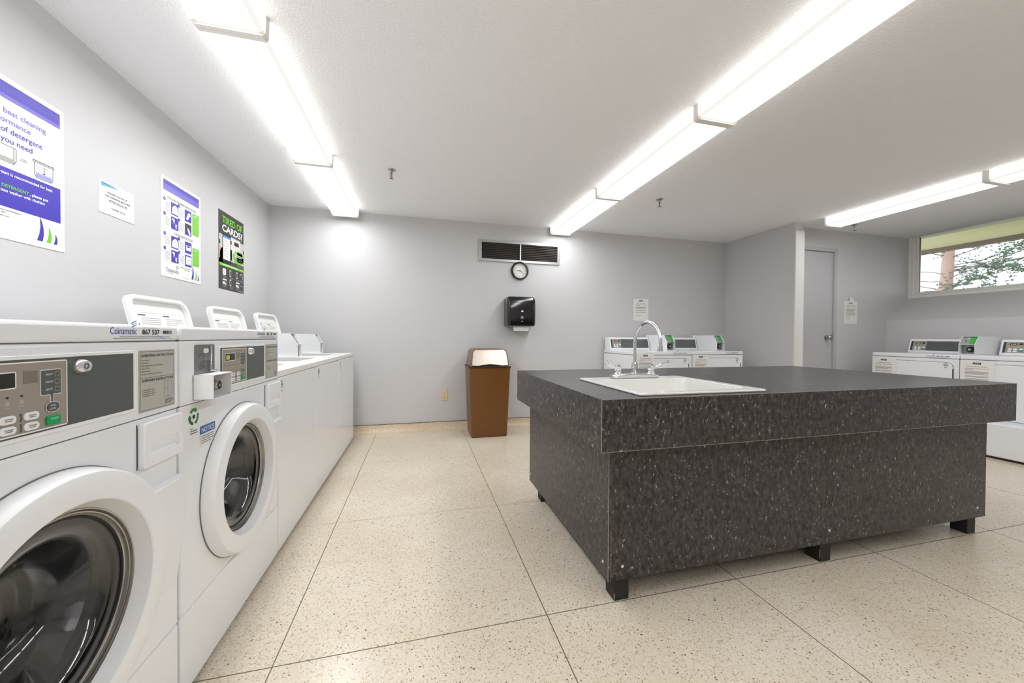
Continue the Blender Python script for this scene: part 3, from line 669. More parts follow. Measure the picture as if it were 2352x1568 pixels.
for k, (x, z) in enumerate(((.05, .11), (.155, .11), (.26, .11), (.33, .11), (.05, .035), (.155, .035), (.26, .035))):
    if k in (0,): g.poly(rrect(x, x + .05, z, z + .05, .008), whiteprint, 3); g.frame(x + .015, x + .035, z + .015, z + .035, .002, darkgrey, 4)
    elif k in (1, 2, 5): g.poly(rrect(x, x + .026, z, z + .052, .004), whiteprint, 3); g.rect(x + .003, x + .023, z + .008, z + .044, darkgrey, 4)
    elif k == 3: g.line([(x, z + .03), (x + .02, z + .05), (x + .04, z + .05), (x + .045, z + .01)], .005, whiteprint, 3)
    else: g.rect(x, x + .06, z + .034, z + .046, cream, 3); g.rect(x, x + .032, z + .004, z + .024, whiteprint, 3); g.poly([(x + .036, z), (x + .056, z), (x + .046, z + .03)], cream, 3)
    g.lines(x, x + .06, z - .022, z - .004, 3, finer, 3, .3, .4)
g.rect(0.32, 0.38, 0.055, 0.06, finer, 3); g.text('coinamatic', 0.31, 0.008, 0.385, 0.018, whiteprint, 3)
g.build('poster_print', t)

# ------------------------------------------------------------------ stickers shared by machines
def machine_label(g, x, z, w, num):
    """x,z lower left, w width; about 0.03 high"""
    s = w / 0.225
    logo(g, x + 0.005 * s, z + 0.0115 * s, 0.075 * s)
    g.text(num, x + 0.098 * s, z + 0.0115 * s, x + 0.157 * s, z + 0.0235 * s, black, 1, bold=0.012)
    r = random.Random(5); a = x + 0.17 * s
    while a < x + 0.203 * s:
        b = a + r.choice((.0006, .001, .0016)) * s; g.rect(a, b, z + 0.013 * s, z + 0.0215 * s, black); a = b + r.choice((.0005, .001)) * s
    g.rect(x + 0.10 * s, x + 0.15 * s, z + 0.0268 * s, z + 0.0274 * s, fineprint)
    g.rect(x + 0.03 * s, x + 0.165 * s, z + 0.0062 * s, z + 0.0074 * s, fineprint); g.rect(x + 0.012 * s, x + 0.155 * s, z + 0.0018 * s, z + 0.0031 * s, fineprint)
    g.rect(x + 0.145 * s, x + 0.17 * s, z + 0.0062 * s, z + 0.0074 * s, logoblue, 2); g.rect(x + 0.157 * s, x + 0.18 * s, z + 0.0018 * s, z + 0.0031 * s, logoblue)
    g.rect(x + 0.172 * s, x + 0.195 * s, z + 0.0062 * s, z + 0.0074 * s, logogreen); g.rect(x + 0.182 * s, x + 0.205 * s, z + 0.0018 * s, z + 0.0031 * s, logogreen)
def recycle(g, cx, cz, r):
    """three green chasing arrows round a small machine picture"""
    def P(a, q): return (cx + q * r * math.cos(math.radians(a)), cz + q * r * math.sin(math.radians(a)))
    for a0, m1 in ((140, green), (260, darkgreen), (20, green)):
        out = [P(a0 - i * 12, 1.0) for i in range(7)]; inn = [P(a0 - i * 12, 0.66) for i in range(7)][::-1]
        g.poly(out + [P(a0 - 72, 1.16), P(a0 - 100, 0.85), P(a0 - 72, 0.5)] + inn, m1)
    g.rect(cx - .36 * r, cx + .3 * r, cz - .55 * r, cz + .5 * r, cream, 2); g.disc(cx - 0.05 * r, cz, .26 * r, black, 3, 16)
    g.rect(cx - .7 * r, cx - .1 * r, cz - 1.45 * r, cz - 1.3 * r, lime); g.rect(cx - .7 * r, cx + .7 * r, cz - 1.72 * r, cz - 1.62 * r, darkgrey); g.rect(cx - .7 * r, cx + .7 * r, cz - 2.0 * r, cz - 1.9 * r, darkgrey)

# ------------------------------------------------------------------ front-loading washers (local: x right, -y out, z up)
def front_loader(y0, label, num, digits, marks):
    t = empty('front_load_washer', (-0.65, y0, 0), LR, label, 'washing machine', 'front-loading washers')
    W, D = 0.732, 0.70; cx, cz = 0.366, 0.525
    b = B(); b.box(0.004, W - 0.004, 0.012, 0.03, 0.015, 0.845, enamel)  # placeholder replaced below by shell walls
    b = B()
    b.box(0.001, 0.012, 0.01, D, 0.02, 0.845, enamel); b.box(W - 0.012, W - 0.001, 0.01, D, 0.02, 0.845, enamel); b.box(0.001, W - 0.001, D - 0.01, D, 0.02, 0.845, enamel)
    b.box(0.012, W - 0.012, 0.01, D - 0.01, 0.02, 0.03, enamel)
    b.box(0.004, W - 0.004, 0.003, D - 0.004, 0.80, 1.05, mat('seam grey', (110, 110, 108), .7))
    b.build('cabinet', t)
    circ = [(cx + 0.225 * math.cos(2 * math.pi * i / 64), cz + 0.225 * math.sin(2 * math.pi * i / 64)) for i in range(64)]
    b = B(); b.holeplate([(0.002, 0.2495), (W - 0.002, 0.2495), (W - 0.002, 0.847), (0.002, 0.847)], circ, 'y', 0.0, 0.012, enamel); b.build('front_panel', t, bevel=0.005, seg=3)
    B().box(0.002, W - 0.002, 0.0, 0.012, 0.018, 0.247, enamel).build('lower_panel', t, bevel=0.005, seg=3)
    for fx in (0.05, W - 0.05):
        B().cyl((fx, 0.05, 0), 0.02, 0, 0.022, 'z', rubber, 16).build('foot', t)
        B().cyl((fx, D - 0.05, 0), 0.02, 0, 0.022, 'z', rubber, 16).build('foot', t)
    B().box(0.001, W - 0.001, -0.003, D, 0.8485, 1.033, enamel).build('control_housing', t, bevel=0.006, seg=3)
    B().box(0.001, W - 0.001, -0.003, D, 1.0345, 1.074, enamel).build('top_cap', t, bevel=0.008, seg=3)
    # control frame and panel
    b = B(); b.holeplate(rrect(0.196, 0.571, 0.871, 1.014, 0.006), rrect(0.204, 0.563, 0.878, 1.007, 0.002), 'y', -0.0065, -0.002, plastic); b.build('panel_frame', t, bevel=0.0015)
    pn = B().box(0.203, 0.564, -0.0045, -0.002, 0.877, 1.008, greypanel).build('control_panel', t)
    g = G((0, -0.0047, 0), step=0.0003)
    g.frame(0.217, 0.398, 0.881, 1.003, 0.0022, whiteprint, 2, 0.004); g.poly(rrect(0.219, 0.396, 0.883, 1.001, 0.003), modulem, 1)
    # displays
    g.frame(0.238, 0.308, 0.960, 0.988, 0.0018, whiteprint, 2, 0.003); g.rect(0.24, 0.306, 0.962, 0.986, lcd, 2)
    g.text(digits, 0.245, 0.965, 0.268, 0.982, lcdon, 3)
    g.rect(0.319, 0.343, 0.966, 0.987, mat('blank display', (128, 122, 108), .3), 2)
    g.poly(rrect(0.347, 0.386, 0.941, 0.987, 0.003), whiteprint, 2); g.poly(rrect(0.3482, 0.3848, 0.9422, 0.9858, 0.0025), greypanel, 3)
    for i, s in enumerate(('HEAVY', 'MEDIUM', 'LIGHT')):
        zz = 0.9765 - i * 0.0135; g.text(s, 0.356, zz, 0.369, zz + 0.0036, whiteprint, 4); g.frame(0.3725, 0.3815, zz - .003, zz + .0055, .0007, finer, 4, .002)
    g.rect(0.3645, 0.3705, 0.925, 0.942, whiteprint, 2); g.rect(0.3658, 0.3692, 0.925, 0.944, greypanel, 4)
    g.poly([(0.3685 + 0.0135 * math.cos(2 * math.pi * i / 24), 0.919 + 0.0098 * math.sin(2 * math.pi * i / 24)) for i in range(24)], whiteprint, 5)
    g.poly([(0.3685 + 0.0125 * math.cos(2 * math.pi * i / 24), 0.919 + 0.0088 * math.sin(2 * math.pi * i / 24)) for i in range(24)], greypanel, 6)
    g.text('SOIL', 0.3635, 0.9205, 0.3735, 0.9235, whiteprint, 7); g.text('LEVEL', 0.3625, 0.9145, 0.3745, 0.9175, whiteprint, 7)
    for i, x in enumerate((0.236, 0.256, 0.276, 0.294, 0.316)):
        g.rect(x - .002, x + .002, 0.945, 0.948, lcd, 2); g.disc(x, 0.937, 0.004, finer, 2, 10); g.rect(x - .005, x + .005, 0.929, 0.9305, finer, 2)
    g.build('control_print', pn)
    for (x, z) in ((0.244, 0.9035), (0.244, 0.886), (0.2805, 0.9035), (0.2805, 0.886), (0.318, 0.9035), (0.318, 0.886)):
        k = B(); k.prism(rrect(x, x + 0.025, z, z + 0.0135, 0.006), 'y', -0.0075, -0.0045, plastic); kk = k.build('cycle_button', t, bevel=0.001)
        g = G((0, -0.0077, 0)); g.rect(x + .006, x + .019, z + .0075, z + .009, fineprint); g.rect(x + .007, x + .018, z + .0045, z + .006, fineprint); g.build('button_print', kk)
        g = G((0, -0.0052, 0), step=.0002)
        g.poly([(x - .006, z), (x - .002, z), (x - .002, z + .0135), (x - .006, z + .0135), (x - .004, z + .007)], greypanel); g.build('button_mark', kk)
    k = B(); k.prism(rrect(0.3555, 0.381, 0.887, 0.9035, 0.0035), 'y', -0.0085, -0.0045, greenkey); kk = k.build('start_button', t, bevel=0.001)
    kk['label'] = 'green start button'
    g = G((0, -0.0087, 0)); g.text('START', 0.361, 0.8965, 0.3755, 0.900, whiteprint); g.build('button_print', kk)
    # panel lock
    B().lathe([(0.0001, -0.0155), (0.0075, -0.0155), (0.0085, -0.017), (0.0105, -0.017), (0.0115, -0.0155), (0.0155, -0.006), (0.0155, -0.0035)], (0.425, 0, 0.988), 'y', chrome, 32).build('panel_lock', t, smooth=True)
    g = G((0.425, -0.0158, 0.988)); g.ring([(0.0052 * math.cos(i * .3142), 0.0052 * math.sin(i * .3142)) for i in range(20)], [(0.004 * math.cos(i * .3142), 0.004 * math.sin(i * .3142)) for i in range(20)], black); g.build('key_slot', t)
    # instruction label
    g = G((0, -0.0034, 0)); g.rect(0.582, 0.712, 0.862, 1.012, labelgrey, 1); g.frame(0.585, 0.709, 0.865, 1.009, 0.0009, darkgrey, 2, .002); g.rect(0.585, 0.709, 0.9445, 0.9453, darkgrey, 2)
    g.text('OPERATING INSTRUCTIONS', 0.589, 0.996, 0.706, 1.0025, black, 2, bold=0.01); g.text('DISPENSER INSTRUCTIONS', 0.591, 0.935, 0.706, 0.9415, black, 2, bold=0.01)
    for i, s in enumerate(('1. Load Laundry', '2. Close Door', '3. Add Supplies (See Instructions Below)', '4. Select Cycle', '5. Make Payment', '6. Press Start (Door Must be Closed)')):
        zz = 0.9865 - i * 0.0068; g.text(s, 0.588, zz, 0.7, zz + 0.0034, black, 2, keep=True)
    for i, s in enumerate(('1. Open Dispenser Door', '2. Load Supplies in Proper', '    Compartment as Indicated', '3. Close Dispenser Door')):
        zz = 0.914 - i * 0.005; g.text(s, 0.592, zz, 0.66, zz + 0.003, black, 2, keep=True)
    g.frame(0.671, 0.700, 0.888, 0.930, 0.0006, darkgrey, 2); g.rect(0.684, 0.6846, 0.888, 0.930, darkgrey, 2); g.rect(0.671, 0.684, 0.910, 0.9106, darkgrey, 2)
    g.lines(0.672, 0.705, 0.870, 0.884, 4, darkgrey, 2, .35, .3)
    o = g.build('instruction_label', t)
    o = None
    # top cap sticker
    g = G((0, -0.0034, 0)); machine_label(g, 0.495, 1.0395, 0.228, num); g.build('machine_label', t)
    # detergent drawer
    b = B(); b.holeplate(rrect(0.580, 0.729, 0.727, 0.838, 0.010), rrect(0.602, 0.716, 0.752, 0.786, 0.008, rs=(.004, .004, .02, .02)), 'y', -0.016, 0.0, plastic)
    dw_ = b.build('detergent_drawer', t, bevel=0.004, seg=3)
    b = B(); b.prism([(-0.013, 0.789), (-0.001, 0.786), (-0.001, 0.75), (-0.008, 0.75), (-0.003, 0.757)], 'x', 0.6, 0.718, plastic); b.box(0.6, 0.718, -0.003, 0, 0.75, 0.79, plastic); b.build('drawer_pull', dw_)
    B().box(0.5785, 0.5802, -0.001, 0.0, 0.727, 0.836, darkseam).build('drawer_shade_strip', dw_)  # thin dark strip painted in for the shade along the drawer's edge
    # door grip wedge on the right
    b = B(); b.prism([(0.0, 0.668), (-0.022, 0.663), (-0.020, 0.56), (0.0, 0.372)], 'x', 0.600, W - 0.006, enamel); b.build('door_grip', t, bevel=0.002)
    # door
    c = (cx, 0, cz)
    B().lathe([(0.2, 0.0), (0.2728, 0.0), (0.2728, -0.0025), (0.25, -0.0025)], c, 'y', mat('grey seal', (120, 120, 118), .6), 96).build('door_seal', t, smooth=True)
    d = B().lathe([(0.24, -0.002), (0.271, -0.002), (0.2695, -0.010), (0.2625, -0.033), (0.2605, -0.0355), (0.258, -0.0365), (0.2095, -0.0365), (0.2065, -0.0345), (0.190, -0.002), (0.188, 0.004)], c, 'y', plastic, 96).build('door', t, smooth=True, sharp=27)
    B().lathe([(0.1935, -0.004), (0.192, -0.008), (0.190, -0.007), (0.1885, -0.001), (0.186, -0.004), (0.184, -0.003), (0.1825, 0.003), (0.180, 0.002), (0.178, 0.006)], c, 'y', steel, 96).build('door_trim_ring', d, smooth=True)
    B().lathe([(0.1785, 0.004), (0.175, 0.005), (0.1735, 0.012), (0.178, 0.02), (0.182, 0.05)], c, 'y', rubber, 72).build('glass_gasket', d, smooth=True)
    B().lathe([(0.176, 0.007), (0.156, 0.006), (0.143, 0.012), (0.133, 0.03), (0.118, 0.075), (0.10, 0.10), (0.05, 0.115), (0.0005, 0.118), (0.0005, 0.123), (0.05, 0.120), (0.104, 0.104), (0.123, 0.077), (0.138, 0.03), (0.148, 0.016), (0.157, 0.011), (0.176, 0.012)], c, 'y', glassm, 96, close=True).build('door_glass', d, smooth=True)
    B().lathe([(0.222, 0.006), (0.205, 0.02), (0.215, 0.035), (0.20, 0.05), (0.185, 0.06), (0.2, 0.075)], c, 'y', mat('grey bellows', (150, 144, 138), .5), 72).build('door_bellows', t, smooth=True)
    b = B(); b.lathe([(0.205, 0.08), (0.25, 0.095), (0.25, 0.48), (0.23, 0.50), (0.08, 0.48), (0.0005, 0.47)], c, 'y', drumm, 72)
    for k in range(3):
        a = math.radians(30 + 120 * k); T = Matrix.Translation((cx, 0, cz)) @ Matrix.Rotation(a, 4, 'Y')
        b.prism([(0.25, -0.03), (0.19, -0.008), (0.19, 0.008), (0.25, 0.03)], 'y', 0.12, 0.45, drumm, T)
    b.build('drum', t, smooth=True)
    # card reader plate and coin box
    b = B(); b.prism(rrect(0.065, 0.172, 0.93, 1.021, 0.005), 'y', -0.005, -0.002, steelplate); cp = b.build('coin_slot_plate', t)
    g = G((0, -0.0052, 0)); g.poly(rrect(0.108, 0.137, 0.995, 1.009, .006), cream)
    if marks:
        path = [(0.084, 0.984), (0.088, 0.991), (0.097, 0.994), (0.106, 0.990), (0.111, 0.980), (0.109, 0.970), (0.102, 0.963), (0.093, 0.958), (0.088, 0.952), (0.090, 0.946), (0.097, 0.947), (0.107, 0.956), (0.116, 0.951)]
        g.line(path, 0.0016, darkgrey, 2)
    g.build('plate_marks', cp)
    b = B(); b.tube([(0.146, -0.007, 1.018), (0.148, -0.007, 0.988), (0.140, -0.010, 0.981), (0.140, -0.010, 0.945)], 0.0028, chrome, 10); b.cyl((0.134, 0, 0.979), 0.007, -0.012, -0.004, 'y', chrome, 16)
    b.tube([(0.128, -0.012, 0.941), (0.160, -0.016, 0.938)], 0.0035, chrome, 10); b.build('coin_return_lever', t, smooth=True)
    x0, x1, z0, z1, yf = 0.058, 0.168, 0.858, 0.932, -0.055; th = 0.003
    b = B(); b.box(x0, x0 + th, yf, 0, z0, z1, coinm); b.box(x1 - th, x1, yf, 0, z0, z1, coinm); b.box(x0, x1, yf, 0, z1 - th, z1, coinm); b.box(x0, x1, yf, 0, z0, z0 + th, coinm)
    b.box(x0, x1, -0.006, 0, z0, z1, coinm); cb = b.build('coin_box', t, bevel=0.002, seg=3)
    b = B(); b.box(x0 + 0.003, x0 + 0.05, -0.012, -0.006, z0 + 0.006, z1 - 0.004, steelplate); b.build('lock_plate', cb)
    b = B(); b.lathe([(0.0001, -0.042), (0.005, -0.042), (0.006, -0.044), (0.013, -0.044), (0.016, -0.040), (0.017, -0.030), (0.021, -0.028), (0.022, -0.018), (0.018, -0.006)], (x0 + 0.058, 0, (z0 + z1) / 2), 'y', steel, 28); b.build('coin_lock', cb, smooth=True)
    B().cyl((x0 + 0.058, 0, (z0 + z1) / 2), 0.0125, -0.0445, -0.043, 'y', rubber, 24).build('lock_face', cb)
    g = G((x0 + 0.058, -0.0446, (z0 + z1) / 2)); g.disc(0, 0, 0.0045, labelgrey, 1, 16); g.rect(-.001, .001, -.003, .003, black, 2); g.build('keyhole', cb)
    # stickers on the front
    if marks:
        g = G((0, -0.0003, 0)); recycle(g, 0.067, 0.808, 0.025); g.build('recycling_sticker', t)
        g = G((0, -0.0003, 0)); g.rect(0.099, 0.183, 0.745, 0.770, signblue); g.text('NOTICE', 0.106, 0.750, 0.176, 0.765, whiteprint, 2, bold=0.008); g.rect(0.099, 0.183, 0.705, 0.745, mat('sticker white', (235, 235, 233), .4), 1)
        g.lines(0.104, 0.178, 0.714, 0.741, 4, fineprint, 2, .4, .4); g.build('notice_sticker', t)
    return t
front_loader(0.476, 'white front-loading washer nearest the camera, numbered 867 537', '867 537', '0', False)
front_loader(1.214, 'white front-loading washer with coin box and blue NOTICE sticker', '825 138', '00', True)

# ------------------------------------------------------------------ coin meter used by dryers and top loaders
def coin_meter(parent, x0, x1, yf, yb, z0, z1, green_tag, chy=0.055, zs=None):
    zs = zs or z0 + (z1 - z0) * 0.55
    pr = [(yf, z0), (yf, zs), (yf + chy, z1), (yb, z1), (yb, z0)]
    b = B(); th = 0.003
    b.prism(pr, 'x', x0, x0 + th, coinm); b.prism(pr, 'x', x1 - th, x1, coinm)
    b.box(x0 + th, x1 - th, yf + chy, yb, z1 - th, z1, coinm); b.box(x0 + th, x1 - th, yb - th, yb, z0, z1 - th, coinm)
    b.box(x0 + th, x1 - th, yf + 0.002, yf + 0.06, zs - 0.003, zs, coinm); b.box(x0 + th, x1 - th, yf + 0.002, yf + 0.06, z0, z0 + 0.006, coinm)
    cm = b.build('coin_meter', parent)
    q = 0.018
    b = B(); b.prism([(yf + q, zs), (yf + chy + q, z1 - th), (yf + chy + q + .004, z1 - th), (yf + q + .004, zs)], 'x', x0 + th, x1 - th, mat('meter face grey', (168, 165, 160), .4, metal=.3)); b.build('card_slot_face', cm)
    b = B(); b.box(x0 + th, x1 - th, yf + 0.045, yf + 0.05, z0 + .006, zs - .003, steelplate); b.build('meter_back_plate', cm)
    d = Vector((0, chy, z1 - th - zs)); L = d.length; d.normalize(); nn = Vector((0, -d.z, d.y))
    g = G((0, yf + q, zs), (1, 0, 0), d, nn, step=0.001)
    if green_tag: g.rect((x0 + x1) / 2 + .004, x1 - th - .001, 0.002, L, mat('bright green tag', (60, 175, 70), .4)); 
    g.rect(x0 + .03, x0 + .036, L * .3, L * .6, darkgrey); g.rect(x0 + .042, x0 + .05, L * .7, L * .85, cream)
    g.build('meter_print', cm)
    if green_tag: cm['label'] = 'coin meter with bright green tag'
    cz = (z0 + zs) / 2; cxm = (x0 + x1) / 2 + .008
    B().lathe([(0.0001, 0.025), (0.012, 0.025), (0.013, 0.022), (0.015, 0.022), (0.02, 0.03), (0.026, 0.034), (0.028, 0.045)], (cxm, yf, cz), 'y', rubber, 24).build('lock_bezel', cm, smooth=True)
    g = G((cxm, yf + 0.0245, cz)); g.disc(0, 0, 0.011, labelgrey, 1, 18); g.rect(-.006, .006, -.0015, .0015, darkgrey, 2); g.build('keyhole', cm)
    return cm

# ------------------------------------------------------------------ top-loading washers
def top_loader(y0, label):
    t = empty('top_load_washer', (-0.65, y0, 0), LR, label, 'washing machine', 'top-loading washers with raised lids')
    W, D = 0.674, 0.74
    B().box(0.0015, W - 0.0015, 0.0, D, 0.018, 0.850, enamel).build('cabinet', t, bevel=0.006, seg=3)
    B().box(0.006, W - 0.006, 0.005, D - .01, 0.848, 0.856, darkseam).build('deck_gap', t)
    ho = rrect(0.095, 0.52, 0.13, 0.50, 0.05)
    b = B(); b.holeplate([(0.0005, 0.0), (W - 0.0005, 0.0), (W - 0.0005, D), (0.0005, D)], ho, 'z', 0.853, 0.881, lidm); b.build('top_deck', t, bevel=0.009, seg=3)
    b = B(); n = len(ho)
    cxx = (0.095 + 0.52) / 2; cyy = (0.13 + 0.50) / 2
    b.lathe([(0.23, 0), (0.18, -0.01), (0.185, -0.25), (0.1, -0.27), (0.0005, -0.27)], (cxx, cyy, 0.852), 'z', lidm, 40)
    b.build('wash_tub', t, smooth=True)
    B().lathe([(0.0005, 0.0), (0.02, -0.005), (0.035, -0.06), (0.05, -0.2), (0.09, -0.24), (0.10, -0.26)], (cxx, cyy, 0.84), 'z', plastic, 24).build('agitator', t, smooth=True)
    for fx in (0.05, W - 0.05):
        for fy in (0.05, D - 0.05): B().cyl((fx, fy, 0), 0.018, 0, 0.02, 'z', rubber, 12).build('foot', t)
    # console behind the lid
    b = B(); b.prism([(0.655, 0.881), (0.675, 1.05), (D, 1.05), (D, 0.881)], 'x', 0.004, 0.55, enamel); b.build('console', t, bevel=0.004)
    # raised lid, seen from below
    dv = Vector((0, 0.085, 0.36)).normalized(); nn = Vector((0, -dv.z, dv.y))
    M4 = Matrix(((1, 0, 0, 0.098), (0, -nn.y, dv.y, 0.575), (0, -nn.z, dv.z, 0.890), (0, 0, 0, 1)))
    w, h = 0.445, 0.358
    outer = rrect(0, w, 0, h, 0, rs=(0.01, 0.01, 0.075, 0.045), n=7); inner = rrect(0.02, w - 0.02, 0.012, h - 0.02, 0, rs=(0.01, 0.01, 0.058, 0.03), n=7)
    b = B(); b.prism(outer, 'y', 0.010, 0.018, lidm, M4)
    b.holeplate(outer, inner, 'y', -0.012, 0.0105, lidm, M4)
    ld = b.build('lid', t, bevel=0.004, seg=3)
    o_ = Vector((0.098, 0.575, 0.890)) - nn * 0.0098
    g = G(tuple(o_), (1, 0, 0), dv, nn)
    for a0, a1 in ((0.065, 0.22), (0.24, 0.395)):
        g.rect(a0, a0 + 0.05, 0.263, 0.268, darkgrey); g.lines(a0 + .015, a1, 0.12, 0.255, 14, finer, 1, .26, .4)
    g.rect(0.07, 0.40, 0.2775, 0.2785, finer)
    g.build('lid_instructions', ld)
    for xx in (0.04, w - 0.006):
        p = M4 @ Vector((xx, 0.0, 0.215)); 
        b = B(); T = M4 @ Matrix.Translation((xx, 0, 0.215)); b.cyl((0, 0, 0), 0.0065, 0.001, 0.011, 'y', mat('hinge bolt', (100, 100, 98), .4, metal=.5), 14, T=T); b.build('lid_bumper', ld)
    coin_meter(t, 0.55, 0.655, 0.275, 0.70, 0.882, 1.068, False, chy=0.05, zs=0.985)
    g = G((0, -0.0003, 0)); recycle(g, 0.04, 0.815, 0.019); g.build('recycling_sticker', t)
    return t
top_loader(1.952, 'white top-loading washer with raised lid, next to the front loaders')
top_loader(2.630, 'white top-loading washer with raised lid, middle of the three')
top_loader(3.310, 'white top-loading washer with raised lid, nearest the back wall')

# ------------------------------------------------------------------ dryers
def dryer(x, y, rz, label, num, group):
    t = empty('clothes_dryer', (x, y, 0), rz, label, 'dryer', group)
    W, D = 0.70, 0.69
    B().box(0.0015, W - 0.0015, 0.0, D, 0.018, 0.860, enamel).build('cabinet', t, bevel=0.004, seg=2)
    B().box(0.006, W - 0.006, 0.004, D - .01, 0.858, 0.866, darkseam).build('top_gap', t)
    B().box(0.0005, W - 0.0005, -0.001, D, 0.8635, 0.902, enamel).build('top_panel', t, bevel=0.008, seg=3)
    for fx in (0.05, W - 0.05):
        for fy in (0.05, D - 0.05): B().cyl((fx, fy, 0), 0.018, 0, 0.02, 'z', rubber, 12).build('foot', t)
    # door: gap line plus slightly raised leaf
    oz = rrect(0.09, 0.662, 0.33, 0.829, 0.05); iz = rrect(0.094, 0.658, 0.334, 0.825, 0.046)
    d = B(); d.prism(iz, 'y', -0.007, 0.002, enamel); dd = d.build('dryer_door', t, bevel=0.003)
    b = B(); b.holeplate(oz, rrect(0.0955, 0.6565, 0.3355, 0.8235, 0.045), 'y', -0.0012, 0.0005, mat('door shadow line', (96, 88, 82), .6)); b.build('door_gap', dd)
    B().box(0.657, 0.664, -0.008, -0.001, 0.60, 0.765, mat('pull recess', (90, 72, 62), .6)).build('door_pull', dd)
    # console
    yb, yt = 0.55, 0.595; z0, z1 = 0.902, 1.056
    b = B(); b.prism([(yb, z0), (yt, z1), (0.69, z1), (0.69, z0)], 'x', 0.012, 0.562, enamel); cs = b.build('console', t, bevel=0.005, seg=3)
    dv = Vector((0, yt - yb, z1 - z0)); L = dv.length; dv.normalize(); nn = Vector((0, -dv.z, dv.y))
    g = G((0.012, yb, z0), (1, 0, 0), dv, nn, step=0.0008)
    g.frame(0.012, 0.538, 0.018, 0.142, 0.006, whiteprint, 2); g.rect(0.016, 0.534, 0.022, 0.136, greypanel, 1); g.rect(0.026, 0.032, 0.026, 0.132, black, 2)
    g.rect(0.040, 0.152, 0.026, 0.132, modulem, 2); g.frame(0.038, 0.154, 0.024, 0.134, .002, labelgrey, 2)
    g.rect(0.06, 0.105, 0.102, 0.122, lcd, 3); g.text('0:00', 0.066, 0.106, 0.1, 0.118, lcdon, 4); g.rect(0.118, 0.142, 0.106, 0.122, lcd, 3)
    for i in range(3): g.disc(0.06 + i * .026, 0.084, .006, finer, 3, 10)
    for i in range(2):
        for j in range(2): g.disc(0.064 + i * .034, 0.062 - j * .022, 0.013, whiteprint, 3, 16, .008)
    g.disc(0.134, 0.062, 0.013, whiteprint, 3, 16, .008); g.rect(0.120, 0.148, 0.034, 0.052, greenkey, 4)
    for a in (0.22, 0.36): g.rect(a, a + .09, 0.128, 0.130, finer, 2)
    g.build('control_panel', cs)
    coin_meter(t, 0.575, 0.688, 0.25, 0.66, 0.903, 1.086, True)
    g = G((0, -0.0013, 0)); machine_label(g, 0.455, 0.8695, 0.2, num); g.build('machine_label', t)
    g = G((0, -0.0072, 0)); recycle(g, 0.612, 0.805, 0.017); g.build('recycling_sticker', t)
    return t
dryer(2.23, 3.45, 0, 'white dryer against the back wall, seen behind the faucet', '864 114', 'dryers against the back wall')
dryer(2.932, 3.45, 0, 'white dryer against the back wall, right one beside the return wall', '864 203', 'dryers against the back wall')
RR = -math.pi / 2
dryer(5.05, 3.06, RR, 'white dryer under the high window, the one nearer the grey door', '864 472', 'dryers under the window')
dryer(5.05, 2.357, RR, 'white dryer under the high window, at the right edge of the photo', '864 473', 'dryers under the window')
notice('paper_notice', 2.238, 3.449, 0.605, 0, 'white printed notice taped to the left back-wall dryer', k0=0.009)
notice('paper_notice', 2.940, 3.449, 0.585, 0, 'white printed notice taped to the right back-wall dryer', k0=0.009)
notice('paper_notice', 5.049, 3.052, 0.568, RR, 'white printed notice taped to the window-side dryer nearer the door', k0=0.009)
notice('paper_notice', 5.049, 2.347, 0.575, RR, 'white printed notice taped to the dryer at the right edge', k0=0.009)

# low white box in front of the right dryer
t = empty('low_platform_box', (4.93, 2.30, 0), RR, 'low white metal box standing in front of the rightmost dryer', 'box')
B().box(0, 1.0, 0, 0.112, 0.02, 0.307, enamel).build('box_body', t, bevel=0.006, seg=3)
B().box(0.01, 0.99, 0.012, 0.11, 0.0, 0.022, rubber).build('toe_recess', t)

# ------------------------------------------------------------------ island counter with sink
isl = empty('island_counter', (1.83, 1.75, 0), 0, 'large freestanding island counter in speckled dark laminate', 'counter')
OX, OY = 1.83, 1.75
def I(b, name, **k):
    b.v = [(p[0] - OX, p[1] - OY, p[2]) for p in b.v]
    return b.build(name, isl, **k)
AX0, AX1, AY0, AY1, AZ0, AZ1 = 0.64, 3.02, 1.20, 2.38, 0.631, 0.825
b = B(); b.holeplate([(AX0, AY0), (AX1, AY0), (AX1, AY1), (AX0, AY1)], [(0.85, 1.265), (1.41, 1.265), (1.41, 1.775), (0.85, 1.775)], 'z', AZ1 - 0.03, AZ1, lamm)
I(b, 'countertop')
b = B(); th = 0.02
b.box(AX0, AX1, AY0, AY0 + th, AZ0, AZ1 - .0302, lamm); b.box(AX0, AX1, AY1 - th, AY1, AZ0, AZ1 - .0302, lamm); b.box(AX0, AX0 + th, AY0 + th, AY1 - th, AZ0, AZ1 - .0302, lamm); b.box(AX1 - th, AX1, AY0 + th, AY1 - th, AZ0, AZ1 - .0302, lamm)
I(b, 'apron')
b = B(); e = 0.0016
b.box(AX0 - .0004, AX0 + e, AY0 - .0006, AY0 + .001, AZ0, AZ1, edgem); b.box(AX0, AX1, AY0 - .0005, AY0 + .001, AZ0 - .0005, AZ0 + .0012, edgem); b.box(0.7094, 0.7116, 1.2694, 1.271, 0.104, AZ0, edgem)
b.box(AX0, AX1, AY0 - .0006, AY0 + .001, AZ1 - .0012, AZ1 + .0003, edgem); b.box(0.722, 0.7236, 1.2694, 1.271, 0.104, 0.30, edgem)
I(b, 'laminate_edging')
b = B(); b.box(0.71, 2.95, 1.27, 1.29, 0.104, 0.80 - .006, lamm); b.box(0.71, 2.95, 2.29, 2.31, 0.104, 0.794, lamm); b.box(0.71, 0.73, 1.29, 2.29, 0.104, 0.794, lamm); b.box(2.93, 2.95, 1.29, 2.29, 0.104, 0.794, lamm); b.box(0.73, 2.93, 1.29, 2.29, 0.104, 0.115, legm)
I(b, 'base_panels')
